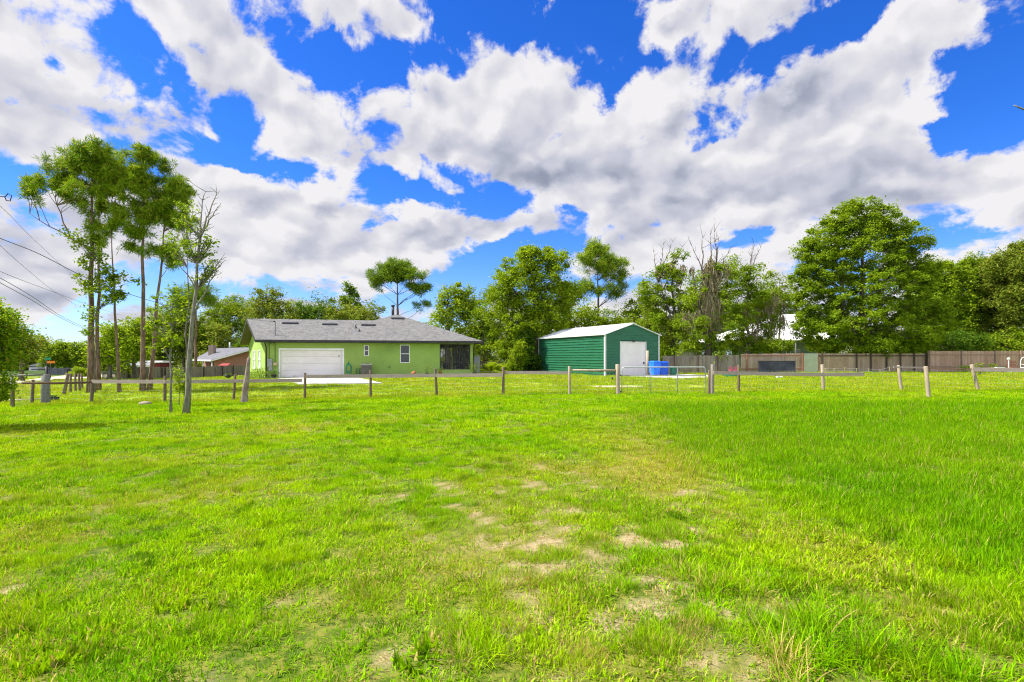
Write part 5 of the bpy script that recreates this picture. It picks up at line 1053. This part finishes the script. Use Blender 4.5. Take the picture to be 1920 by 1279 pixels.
    for px, w_, h_, lab, lf in ((1810,.55,.55,'yellow green bush before the brown fence','yellow'), (1836,.5,.9,'tall thin weed beside the leaning right post','olive'), (1862,.4,.7,'yellow stalky plant right of the leaning post','yellow')):
        q = gx(px, 46.8 if px != 1836 else 40); root = thing('garden_plant', q, lab, 'plant', 'plants in the right hand yard'); C = np.array(q) + np.stack([rg.normal(0,w_*.5,260), rg.normal(0,w_*.3,260), rg.random(260)*h_+.1], -1); MB().quads(leaf_quads(C, .12, rg)).part('foliage', LF[lf], root)
        s_ = MB(); [s_.tube([q, q + Vector((rg.normal(0,.25), 0, h_))], .01, 4) for k in range(6)]; s_.part('stem', BARKG, root)
    pk = pm("pink_plastic", (.42,.12,.16), (.34,.09,.12), 4, .6)
    for px, lab in ((1371,'pink toy chair, left of the two'), (1380,'pink toy chair, right of the two')):
        q = gx(px, 46.5); root = thing('toy_chair', q, lab, 'toy chair', 'pink toy chairs by the tan fence'); m = MB(); m.box(q+Vector((0,0,.28)), (.32,.3,.06)); m.part('seat', pk, root); m = MB(); m.box(q+Vector((0,.15,.45)), (.32,.05,.34), 0, taper=.8); m.part('backrest', pk, root)
        for x in (-.13,.13): m = MB(); m.box(q+Vector((x,0,.13)), (.05,.28,.26)); m.part('leg', pk, root)
    q = gd(1368, 706); m = MB(); m.lathe(q, [(.45,0),(.52,.04),(.55,.24),(.60,.26),(.60,.29),(.50,.28),(.46,.08)], 24); tag(m.build('paddling_pool', pm("teal_plastic", (.02,.33,.38), rough=.4), None, q), 'teal round paddling pool on the grass by the fence', 'paddling pool')
    q = gd(1461.5, 709); m = MB(); m.box(q+Vector((-.13,0,.07)), (.2,.18,.12), .2, taper=.8); m.box(q+Vector((.14,.05,.07)), (.2,.18,.12), -.3, taper=.8); tag(m.build('paver_blocks', white, None, q), 'two small white blocks on the grass before the black panel', 'block')
    q = gd(1148, 713); m = MB(); m.lathe(q, [(.05,0),(.07,.08),(.05,.2),(.02,.24)], 10); tag(m.build('lawn_marker', blackp, None, q), 'small black marker stub in the yard near the shed corner', 'marker')
    # white shed and white roofed house behind the right fence
    q = gx(1290, 57); root = thing('white_shed', q, 'small cream shed with white roof behind the shaded fence', 'shed'); m = MB(); W2 = 2.6; m.box(q+Vector((.2,1.2,1.2)), (W2,2.4,2.5)); m.part('wall', cream, root)
    zt_ = 1.6 + (669-651)*.057 - q.z + .25; m = MB(); a = q + Vector((-1.5,-.35,zt_-.1)); b = q + Vector((.2,-.35,zt_+.55)); c = q + Vector((1.9,-.35,zt_-.1)); d_ = Vector((0,3,0)); m.slab([a, b, b+d_, a+d_], .08); m.slab([b, c, c+d_, b+d_], .08); m.part('roof', white, root)
    fr = Frame(gx(1370, 60), .06); A_ = fr.A.copy(); root = thing('white_roofed_house', A_, 'house with bright white metal roof behind the mossy trees', 'house'); U = fr.u_of; W_ = U(1590); eh = fr.z_of(1480, 638); rh = fr.z_of(1470, 583); D_ = 10
    wl = MB(); bw_ = pm("blue_grey_siding", (.20,.24,.29), (.17,.21,.26), 3, .7); holes = [(U(1482), U(1489.5), .9, 2.3), (U(1496), U(1508), .9, 2.3), (U(1440), U(1452), .9, 2.3)]; fr.wall(wl, .5, W_-.5, .8, 1.0, -.2, eh, holes); fr.box(wl, .5, .7, 1.0, D_, -.2, eh); fr.box(wl, W_-.7, W_-.5, 1.0, D_, -.2, eh); fr.box(wl, .7, W_-.7, D_-.2, D_, -.2, eh); wl.part('wall', bw_, root)
    for h in holes: window(fr, root, *h, v=.8)
    rf = MB(); u1, u2 = U(1468, 5), U(1500, 5); e = [fr.P(-.3,-.6,eh), fr.P(W_+.3,-.6,eh), fr.P(W_+.3,D_+.6,eh), fr.P(-.3,D_+.6,eh)]; r1, r2 = fr.P(u1, 5, rh), fr.P(u2, 5, rh)
    rf.slab([e[0], e[1], r2, r1], .1); rf.slab([e[1], e[2], r2], .1); rf.slab([e[2], e[3], r1, r2], .1); rf.slab([e[3], e[0], r1], .1)
    for k in range(1, 40): 
        t = k/40; p0 = e[0] + (e[1]-e[0])*t; p1 = r1 + (r2-r1)*t; rf.beam(p0+Vector((0,0,.02)), p1+Vector((0,0,.02)), .03, .04)
    rf.part('roof', MATS['white_roof_metal'], root)
    for px in (1440, 1491.5, 1545): m = MB(); u = U(px, -.4); m.tube([fr.P(u,-.4,-.2), fr.P(u,-.4,eh-.05)], .07, 8); m.part('porch_post', white, root)
    # things right of the green house
    q = gx(894.5, 50); root = thing('storage_box', q, 'pale storage cabinet just right of the porch pier', 'cabinet'); m = MB(); m.box(q+Vector((0,0,.75)), (.5,.5,1.5)); m.part('body', pm("pale_cabinet", (.4,.42,.42), rough=.5), root); m = MB(); m.box(q+Vector((0,0,1.53)), (.56,.56,.06)); m.part('lid', greyl := pm("grey_lid", (.3,.3,.3), rough=.5), root)
    q = gx(903, 66); root = thing('tan_shed', q, 'tan roofed shed showing between porch and palm bush', 'shed'); m = MB(); m.box(q+Vector((0,1,.6)), (1.3,1.6,1.2)); m.part('wall', dgrey, root); m = MB(); a = q+Vector((-.85,0,1.2)); m.slab([a, a+Vector((1.7,0,0)), a+Vector((1.4,1.2,.6)), a+Vector((.3,1.2,.6))], .06); m.part('roof', pm("tan_roof", (.45,.28,.17), rough=.8), root)
    privacy_fence('pale slatted fence half hidden by the palm bush', 908, 60, 1012, 61, 1.0, woodmat("slat_boards", (.30,.22,.15), (.48,.38,.28)), bw=.16, gap=.1)
    for px, s, lab in ((920, 1.25, 'feathery yellow green palm bush right of the porch'), (941, 1.1, 'feathery palm bush left of the conifer'), (1003, .8, 'low dark palm bush beside the shed end')):
        q = gx(px, 53 if px != 1003 else 54); root = thing('palm_bush', q, lab, 'palm', 'palm bushes between house and shed'); Q = []
        for k in range(34):
            a = rg.random()*2*pi; el = .35 + .9*rg.random(); L = s*(.9+.5*rg.random()); P = [np.array(q) + np.array([cos(a)*cos(el)*L*t, sin(a)*cos(el)*L*t, sin(el)*L*t*(1-.42*t)+.05]) for t in np.linspace(0, 1, 9)]
            for i in range(1, 9):
                d = P[i]-P[i-1]; d /= np.linalg.norm(d); w = np.cross(d, [0,0,1.]); w /= np.linalg.norm(w)+1e-9
                for sg in (-1, 1):
                    for jj in (0, .5):
                        o0 = P[i-1] + (P[i]-P[i-1])*jj; tip = o0 + (w*sg + d*.7)*.30*s*sin(pi*(i/9.5)) - np.array([0,0,.05]); Q.append([o0, o0 + d*.05, tip + d*.01, tip])
        MB().quads(np.array(Q)).part('frond', LF['bright' if px != 1003 else 'dark'], root)
        m = MB(); m.tube([q - Vector((0,0,.1)), q + Vector((0,0,.35))], [.12,.08], 8); m.part('trunk', BARKD, root)
PADS = []
MAST = build_house(); build_shed(); build_fences(); build_extras(MAST)
build_ground(); build_grass()
def build_trees():
    G = 'trees growing behind the houses and fences'
    # --- tall pines by the road
    gp = 'tall pines standing in the left yard'
    pk = dict(leaf='pine', bark=BARK, needles=True, lsize=.30, rc=.26, perclump=6, per=20, flat=.8, group=gp, shell=.6, twigs=.45, wig=.003)
    tree_px('pine_tree', 'tallest pine with a wide crown reaching far left over the road', 171, 29.5, [(165,315,50,38),(185,300,38,32),(110,310,28,26),(68,348,26,18),(130,345,40,24),(95,355,40,16),(160,365,45,22),(205,350,26,26),(175,285,40,18),(150,295,35,25),(170,425,18,14),(180,450,14,14),(160,400,20,14),(60,370,14,10),(200,320,24,30)],
            trunk_r=.18, top=12.6, dens=0.24, seed=11, lean=(.05,0), forks=[(7.2,-3.4,9.9,.05),(8.6,-2.2,11.2,.045)], **pk)
    tree_px('pine_tree', 'slim straight pine close beside the tallest pine', 185, 31, [(205,300,26,28),(220,330,26,36),(195,385,30,24),(190,425,20,18),(186,460,14,26)], trunk_r=.12, top=11.5, dens=0.23, seed=12, **pk)
    tree_px('pine_tree', 'thin leaning pine with one low tuft below its crown', 224, 29.5, [(212,395,18,22),(237,425,22,15),(222,420,16,14),(205,345,18,24),(228,345,20,24)], trunk_r=.09, top=8.9, dens=0.26, seed=13, lean=(-.45,0), **pk)
    tree_px('pine_tree', 'dark pine with a tall narrow crown in the middle of the group', 268, 30, [(262,300,26,24),(245,330,24,30),(268,335,32,34),(262,380,34,26),(275,290,20,16),(250,400,26,16),(285,410,24,20),(235,460,16,10),(258,285,14,12),(266,440,16,12),(272,470,14,12),(250,440,14,12)], trunk_r=.14, top=12.2, dens=0.29, seed=14, **{**pk, 'leaf': 'pine'})
    tree_px('pine_tree', 'reddish trunked pine at the right end of the group', 280, 30.5, [(318,318,14,14),(300,310,16,16),(335,340,22,16),(312,360,34,30),(345,360,16,26),(325,395,34,24),(345,420,22,18),(305,400,22,26),(300,470,14,12),(332,490,24,14),(318,470,20,16)], trunk_r=.12, top=10.4, dens=0.29, seed=15, lean=(.95,0), **pk)
    lk = dict(leaf='mid', bark=BARKG, lsize=.20, rc=.30, perclump=16, dens=.55, twigs=.6)
    tree_px('vine', 'sparse leafy vine climbing between the pine trunks', 178, 29.0, [(150,450,26,18),(165,480,20,22),(160,530,16,26),(205,545,30,22),(230,560,26,14),(195,500,22,20),(215,525,34,14),(165,600,14,26)], trunk_r=.035, top=7.2, seed=21, cat='vine', **{**lk, 'twigs': .9})
    # --- slim half-dead tree and its neighbours, right in front
    tree_px('half_dead_tree', 'slim half dead tree with grey lichened trunk and bare twigs', 348, 17.4, [(372,470,20,22),(350,455,18,16),(385,455,18,26),(395,500,14,20),(365,430,18,16),(378,520,20,10),(340,470,14,22),(360,400,12,14)],
            leaf='mid', bark=BARKL, lsize=.11, rc=.20, perclump=13, dens=.8, twigs=.8, seed=23, trunk_r=.10, top=6.6, lean=(.52,0), dead=[(5.3,.32,7.45),(5.6,.85,7.3),(4.2,1.0,5.1),(4.4,1.25,4.9),(5.8,1.1,6.7),(3.6,1.1,4.7),(5.4,.1,6.3)], wig=.006)
    tree_px('thin_tree', 'very thin tree standing just left of the half dead tree', 352, 21, [(345,420,18,16),(330,450,20,16),(350,385,14,14),(318,470,16,12)], leaf='mid', bark=BARKG, lsize=.12, rc=.22, perclump=14, dens=.6, twigs=.7, seed=24, trunk_r=.05, top=6.2)
    tree_px('sapling', 'young sapling with big pale leaves and a white stem', 321, 18.2, [(318,560,24,18),(300,590,26,16),(340,590,22,18),(290,620,22,16),(330,625,24,16),(312,650,26,14),(285,600,16,14),(345,560,14,10),(300,560,14,10)], leaf='bright', bark=BARKL, lsize=.15, rc=.24, perclump=13, dens=.5, twigs=.9, seed=25, trunk_r=.045, top=3.9)
    tree_px('young_shrub', 'low leafy young shrub beside the half dead trunk', 336, 20.5, [(336,715,12,18),(330,700,9,10),(342,730,9,12)], leaf='bright', lsize=.10, rc=.16, perclump=14, dens=.8, seed=26, trunk_r=.02, top=.9, cat='shrub')
    # --- bush at the left edge
    tree_px('roadside_bush', 'big leafy bush with yellow tips at the left edge of the lawn', -25, 14.2, [(-8,625,42,34),(-44,605,54,46),(18,645,20,20),(-10,690,30,32),(8,735,16,18),(-45,700,55,60),(32,660,14,14),(-60,640,70,70),(5,590,30,20)], leaf='yellow', bark=BARKD, lsize=.095, rc=.24, perclump=52, dens=1.0, seed=31, trunk_r=.11, top=2.4, cat='bush', shell=.4)
    # --- left background
    k0 = dict(group=G, lsize=.28, rc=.80, perclump=60, dens=.95)
    tree_px('oak_tree', 'rounded olive tree beyond the bush at the left edge', 40, 46, [(34,640,32,28),(62,658,18,18),(15,620,30,26)], leaf='olive', seed=32, trunk_r=.2, **k0)
    tree_px('leafy_tree', 'bright green leafy tree behind the two leftmost pine trunks', 205, 47, [(200,640,34,34),(230,625,30,30),(225,665,40,28),(178,655,20,26)], leaf='bright', seed=33, trunk_r=.2, **k0)
    tree_px('leafy_tree', 'bright green leafy tree between the thin pine and the dark pine', 252, 50, [(250,625,32,32),(245,660,36,30),(275,640,26,30)], leaf='bright', seed=34, trunk_r=.2, **k0)
    tree_px('oak_tree', 'dark broad oak behind the red shed roof', 305, 84, [(300,610,36,34),(320,640,40,36),(290,650,34,26),(330,590,24,24)], leaf='mid', seed=35, trunk_r=.28, **k0)
    tree_px('flat_topped_pine', 'flat topped pine showing behind the half dead trunk', 366, 60, [(345,560,26,14),(380,552,30,14),(362,545,26,12),(330,572,18,12),(395,565,16,10)], leaf='pined', bark=BARK, needles=True, group=G, lsize=.5, rc=.8, perclump=15, per=10, dens=1.2, seed=36, trunk_r=.2)
    tree_px('oak_tree', 'deep green oak rising above the dark roof of the brick house', 375, 86, [(372,610,42,34),(360,645,40,26),(400,640,40,30),(345,600,24,22)], leaf='oak', seed=37, trunk_r=.3, **k0)
    tree_px('oak_tree', 'big rounded oak just left of the green house', 430, 88, [(430,590,36,28),(415,575,22,18),(440,620,40,30),(450,570,22,16),(405,610,24,26)], leaf='mid', seed=38, trunk_r=.3, **k0)
    tree_px('oak_tree', 'peaked oak rising over the left end of the grey roof', 500, 60, [(503,565,28,24),(500,548,16,14),(475,585,34,26),(525,590,30,24),(545,600,16,18)], leaf='olive', seed=39, trunk_r=.3, **k0)
    tree_px('oak_tree', 'low dark tree behind the middle of the grey roof', 590, 62, [(585,580,28,22),(600,595,40,22),(565,598,22,18),(615,578,20,16)], leaf='dark', seed=40, trunk_r=.3, **k0)
    tree_px('cedar_tree', 'narrow pointed cedar poking up behind the grey roof', 658, 64, [(658,542,8,14),(658,560,16,14),(660,580,24,16),(655,595,28,14)], leaf='pined', seed=41, trunk_r=.2, group=G, lsize=.3, rc=.55, perclump=45, dens=1.1)
    tree_px('oak_tree', 'rounded olive brown tree right of the pointed cedar', 672, 61, [(668,595,40,24),(690,590,26,20),(640,590,26,20),(705,598,18,14)], leaf='olive', seed=42, trunk_r=.3, **k0)
    tree_px('umbrella_pine', 'lone pine with a wide umbrella crown above the house chimney pipe', 745, 66, [(745,505,34,14),(720,512,26,14),(772,515,28,14),(745,495,22,8),(702,525,18,12),(795,537,16,10),(735,520,26,10),(765,535,14,8),(796,570,10,5)],
            leaf='pined', bark=BARKG, needles=True, group=G, lsize=.5, rc=.62, perclump=14, per=12, dens=.8, seed=43, trunk_r=.30, top=10.6, twigs=.6, flat=.6)
    # --- between house and shed
    tree_px('leafy_tree', 'round leafy tree just right of the roof slope', 840, 62, [(840,565,28,26),(865,560,30,26),(830,595,26,26),(875,600,36,36),(850,545,16,12),(880,570,26,20)], leaf='bright', seed=44, trunk_r=.3, **k0)
    tree_px('leafy_tree', 'smaller dark tree tucked behind the screened porch corner', 905, 60, [(905,600,26,36),(915,640,34,30),(890,640,26,26)], leaf='mid', seed=45, trunk_r=.25, **k0)
    tree_px('tall_oak', 'tall broad oak with a leaning trunk left of the green shed', 1008, 56, [(985,500,40,34),(1040,505,34,32),(950,530,34,32),(1000,550,50,40),(945,580,34,36),(1055,560,28,36),(980,610,44,36),(1010,475,22,14),(1025,590,40,36),(960,640,36,30),(990,480,22,16),(1035,480,20,14)],
            leaf='bright', bark=BARKG, seed=46, trunk_r=.32, top=10.5, lean=(-.7,0), lsize=.27, rc=.72, perclump=80, dens=1.1, forks=[(6,2.2,10.5,.14),(5,-3,9.2,.14)], group=G)
    tree_px('conifer', 'dark green feathery conifer at the foot of the tall oak', 985, 54, [(985,655,18,30),(975,680,22,18),(990,630,10,16),(995,680,18,16)], leaf='dark', seed=47, trunk_r=.12, lsize=.22, rc=.5, perclump=60, dens=1.3, group=G)
    tree_px('conifer', 'yellow green feathery conifer in front of the oak trunk', 968, 52, [(970,668,14,18),(962,685,16,12),(975,650,9,10)], leaf='bright', seed=48, trunk_r=.08, lsize=.18, rc=.4, perclump=60, dens=1.2, group=G)
    tree_px('slim_pine', 'open pine with see-through crown left behind the green shed', 1122, 62, [(1120,470,24,14),(1100,490,22,16),(1145,490,26,16),(1155,520,22,16),(1125,505,26,16),(1095,535,20,14),(1140,545,26,14),(1165,545,12,14),(1165,500,14,12),(1110,460,14,8)],
            leaf='pine', bark=BARKD, needles=True, group=G, lsize=.46, rc=.62, perclump=15, per=11, dens=.72, seed=49, trunk_r=.24, top=12.0, twigs=.7)
    tree_px('leafy_tree', 'low bright tree filling the gap over the shed roof', 1090, 60, [(1090,590,36,26),(1125,600,36,26),(1060,620,26,30),(1150,605,30,22),(1110,625,50,22),(1180,620,26,24)], leaf='bright', seed=50, trunk_r=.25, **k0)
    # --- mossy trees right of the shed
    mk = dict(group='mossy trees right of the green shed', bark=BARKG, lsize=.23, rc=.58)
    tree_px('mossy_tree', 'ragged tree with bare top twigs right behind the shed roof', 1262, 54, [(1258,510,30,34),(1232,570,34,34),(1280,560,34,34),(1250,600,50,34),(1215,545,20,26),(1290,600,34,30),(1240,640,34,26),(1270,480,16,12)],
            leaf='mid', seed=51, trunk_r=.22, perclump=60, dens=.75, dead=[(9,-.9,12.9),(9.2,.1,13.3),(9,-1.9,12.2),(8,.9,12.6),(9,.6,11.8)], forks=[(4,-1.8,10,.1)], moss=[(-.3,5.2,1.2,2.6,160),(.8,5.8,1.0,2.4,120),(.9,9.8,.6,1.8,90),(1.3,4.0,.8,2.6,120),(.0,10.4,.8,1.6,80)], top=11.4, **mk)
    tree_px('mossy_tree', 'mossy tree with thick dark trunk and long grey moss strands', 1329, 50, [(1300,560,30,30),(1350,550,28,28),(1300,620,36,30),(1358,600,30,34),(1325,650,30,24),(1355,660,26,18),(1290,655,22,22),(1315,520,22,20),(1372,520,20,22),(1345,500,12,18)],
            leaf='mid', seed=52, trunk_r=.42, perclump=55, dens=.68, dead=[(6,-.6,12.6),(7,.5,13.2),(7,.9,12.4),(7,-1.3,12.0),(8,1.9,11.6),(7,0.1,12.9)], forks=[(2.4,-1.6,9.8,.2),(3,.7,10.6,.22),(2.6,2.0,7.8,.13)],
            moss=[(.1,6.4,.5,3.8,260),(-.4,9.4,.6,3.0,200),(.6,9.8,.7,2.6,170),(.2,8.0,.9,3.2,220),(-1.6,6.0,.7,2.4,100),(1.4,5.4,.8,2.4,110)], top=9.4, **{**mk, 'bark': BARKD})
    tree_px('mossy_tree', 'leafy tree with a dead spike on top before the white roof', 1402, 52, [(1400,525,34,28),(1378,560,30,36),(1420,555,32,34),(1395,600,38,30),(1440,600,24,30),(1372,500,18,16),(1410,640,30,22),(1370,640,20,16)],
            leaf='mid', seed=53, trunk_r=.2, perclump=60, dens=.8, dead=[(8.5,.7,12.6),(9,1.2,12.1),(8.5,.5,11.9)], moss=[(1.2,5.6,1.0,2.6,170),(-.2,5.0,.9,2.2,130),(2.0,6.6,.8,2.0,110),(1.6,3.6,1.2,1.8,100)], top=9.4, **mk)
    tree_px('mossy_tree', 'thin airy tree at the left side of the big round tree', 1462, 56, [(1460,535,26,26),(1448,570,20,20),(1478,560,18,20)], leaf='mid', seed=54, trunk_r=.13, perclump=42, dens=.6, moss=[(-.4,6.2,.8,2.2,90)], **mk)
    tree_px('leafy_tree', 'bushy tree behind the blue bins and the small white shed', 1232, 58, [(1225,600,26,34),(1215,630,24,28),(1250,640,30,30)], leaf='olive', seed=58, trunk_r=.2, **k0)
    # --- big tree and the wood on the right
    tree_px('big_maple', 'big round tree in front of the board fence, tallest on the right', 1616, 50, [(1605,430,42,30),(1640,410,36,26),(1590,395,24,16),(1560,450,40,34),(1680,450,38,36),(1610,480,66,44),(1540,500,40,36),(1700,500,36,40),(1620,540,80,46),(1530,560,36,34),(1720,570,44,44),(1600,600,76,36),(1680,620,60,32),(1545,620,46,30),(1640,640,66,24),(1750,600,30,40),(1515,600,30,30),(1580,645,50,16),(1700,640,50,20),(1620,385,20,12),(1575,420,30,24),(1668,425,32,24),(1703,455,30,28),(1528,470,30,30),(1735,520,26,30),(1505,530,22,28)],
            leaf='oak', bark=BARKG, seed=61, trunk_r=.42, top=12.5, lsize=.22, rc=.52, perclump=80, dens=1.0, shell=.36, flat=.6, twigs=.14, forks=[(2.2,-2.6,11,.18),(2.6,3.0,11,.18)])
    kr = dict(group='wood behind the right fence', lsize=.27, rc=.72, perclump=90, dens=1.15, shell=.36)
    tree_px('woodland_tree', 'dark woodland tree directly right of the big round tree', 1765, 58, [(1765,530,40,30),(1790,512,22,20),(1740,520,24,22),(1770,550,44,30),(1745,575,40,40),(1785,590,40,44),(1770,630,46,30),(1750,505,22,16)], leaf='oak', seed=62, trunk_r=.25, **kr)
    tree_px('woodland_tree', 'woodland tree with a light rounded top above the brown fence', 1835, 60, [(1830,530,40,34),(1820,500,26,20),(1860,530,34,34),(1810,575,44,40),(1850,600,44,40),(1800,510,22,16),(1850,505,26,18),(1825,640,50,24)], leaf='mid', seed=63, trunk_r=.25, **kr)
    tree_px('woodland_tree', 'tallest woodland tree at the right edge of the view', 1925, 56, [(1915,510,46,46),(1880,500,30,26),(1925,480,36,30),(1890,540,40,36),(1950,540,60,60),(1895,570,44,50),(1930,620,60,44),(1885,630,36,30)], leaf='olive', seed=64, trunk_r=.3, **kr)
    tree_px('understory_bush', 'dark low bush behind the brown board fence panels', 1790, 54, [(1760,640,36,22),(1810,645,36,20)], leaf='dark', seed=65, trunk_r=.1, cat='bush', **kr)
    tree_px('understory_bush', 'dark low bush behind the fence at the right edge', 1890, 54, [(1880,645,36,20),(1920,640,30,24)], leaf='mid', seed=66, trunk_r=.1, cat='bush', **kr)
    for i, (px, Y, w, t) in enumerate([(2010,54,60,470),(2110,60,70,500),(-110,40,60,560),(-220,44,80,540)]):      # just outside the picture, so the wood does not stop at its edge
        tree_px('leafy_tree', ['leafy tree just outside the right edge, nearer of two', 'leafy tree just outside the right edge, farther of two', 'leafy tree just outside the left edge, nearer of two', 'leafy tree just outside the left edge, farther of two'][i], px, Y, [(px,(t+670)/2,w,(670-t)/2*.8),(px-w*.4,t+50,w*.6,50),(px+w*.4,t+60,w*.6,50)], leaf='mid', seed=70+i, trunk_r=.25, **{**k0, 'dens': .5})
    for px, Y, lob, lf, lab in (
        (1195, 63, [(1190,600,30,30),(1210,570,24,26),(1175,620,30,30)], 'mid', 'leafy tree filling the gap right of the open pine'),
        (900, 66, [(895,590,30,28),(915,560,26,26)], 'mid', 'leafy tree behind the gap right of the roof corner'),
        (1495, 74, [(1490,600,30,40),(1480,560,22,26),(1500,640,26,20)], 'mid', 'leafy tree tucked behind the left side of the big round tree'),
        (1735, 62, [(1735,560,30,50),(1725,610,30,36)], 'bright', 'light leafy tree showing right behind the big round tree'),
        (545, 66, [(540,600,40,20),(560,585,26,20)], 'mid', 'low leafy tree behind the roof between the peaked and dark trees'),
        (345, 84, [(335,610,30,34),(355,640,34,26),(320,640,26,26)], 'mid', 'leafy tree behind the sapling and the flat topped pine'),
        (465, 90, [(462,600,26,34),(470,640,26,26)], 'oak', 'leafy tree close behind the left corner of the grey roof'),
        (1060, 64, [(1060,560,34,30),(1040,600,36,30),(1080,545,22,20)], 'mid', 'leafy tree between the tall oak and the open pine'),
        (1320, 72, [(1310,580,36,40),(1340,620,36,34),(1370,590,30,34)], 'mid', 'leafy tree behind the thick dark mossy trunk'),
        (1440, 74, [(1440,560,30,30),(1425,600,34,30)], 'bright', 'light leafy tree behind the airy moss tree')):
        tree_px('leafy_tree', lab, px, Y, lob, leaf=lf, seed=200+px, trunk_r=.22, **k0)
    for px, top, lab in ((98, 640, 'mid height tree beyond the distant fence, left of three'), (122, 634, 'mid height tree beyond the distant fence, middle of three'), (148, 638, 'mid height tree beyond the distant fence, right of three')):
        tree_px('roadside_tree', lab, px, 84, [(px,top+22,15,20),(px-8,top+36,12,16),(px+8,top+32,12,18)], leaf='mid', seed=400+px, trunk_r=.15, group='mid height trees beyond the distant fence', lsize=.35, rc=.7, perclump=45, dens=1.0)
    for px, Y, lab in ((1400, 54, 'low bushes behind the tan fence, left clump'), (1440, 56, 'low bushes behind the tan fence, middle clump'), (1545, 55, 'low bushes behind the old fence under the big tree'), (1690, 56, 'low bushes behind the old fence, right of the big trunk')):
        tree_px('understory_bush', lab, px, Y, [(px-15,645,24,18),(px+15,648,24,16)], leaf='mid', seed=300+px, trunk_r=.08, cat='bush', group='bushes behind the right fences', lsize=.24, rc=.55, perclump=60, dens=1.0)
    # --- far line of trees closing the horizon, one mesh copied
    gf = 'far row of trees along the horizon'
    protos = []
    for i in range(4):
        b = Vector((0, 0, 0)); rng = np.random.default_rng(90+i); H = (9, 11, 8, 12)[i]
        lob = [(rng.normal(0, 1.0), H*(.10+.22*j), 3.3-.55*j, 1.9) for j in range(4)]
        protos.append(make_tree('far_tree', 'x', 'tree', b, lob, leaf=('mid','olive','pined','oak')[i], seed=90+i, trunk_r=.2, lsize=.5, rc=1.0, perclump=40, dens=.9, group=gf, twigs=.1, shell=.4))
    names = ['beyond the road', 'behind the brick house', 'behind the grey roof', 'behind the green shed', 'behind the mossy trees', 'behind the big tree', 'behind the right fence']
    first = set(); k = 0; rr = random.Random(5)
    for px in list(range(-150, 240, 17)) + list(range(240, 2080, 34)):
        Y = rr.uniform(92, 125) if px < 240 else rr.uniform(78, 110); i = rr.randrange(4); src = protos[i]
        o = src if i not in first else copy_tree(src); first.add(i)
        p = gx(px + rr.uniform(-6, 6), Y); o.location = p; s = rr.uniform(.75, 1.1)*(.66 if px < 240 else .82); o.scale = (s*1.15, s*1.15, s); o.rotation_euler.z = rr.uniform(0, 6.28) if o is not src else 0
        k += 1; wd = names[0 if px < 240 else 1 if px < 470 else 2 if px < 830 else 3 if px < 1200 else 4 if px < 1480 else 5 if px < 1760 else 6]
        o['label'] = 'far %s tree %s, %s from left in its row' % (('green', 'olive', 'feathery', 'dark')[i], wd, '%d%s' % (k, 'th' if 10 < k % 100 < 14 else {1: 'st', 2: 'nd', 3: 'rd'}.get(k % 10, 'th')))
build_trees()
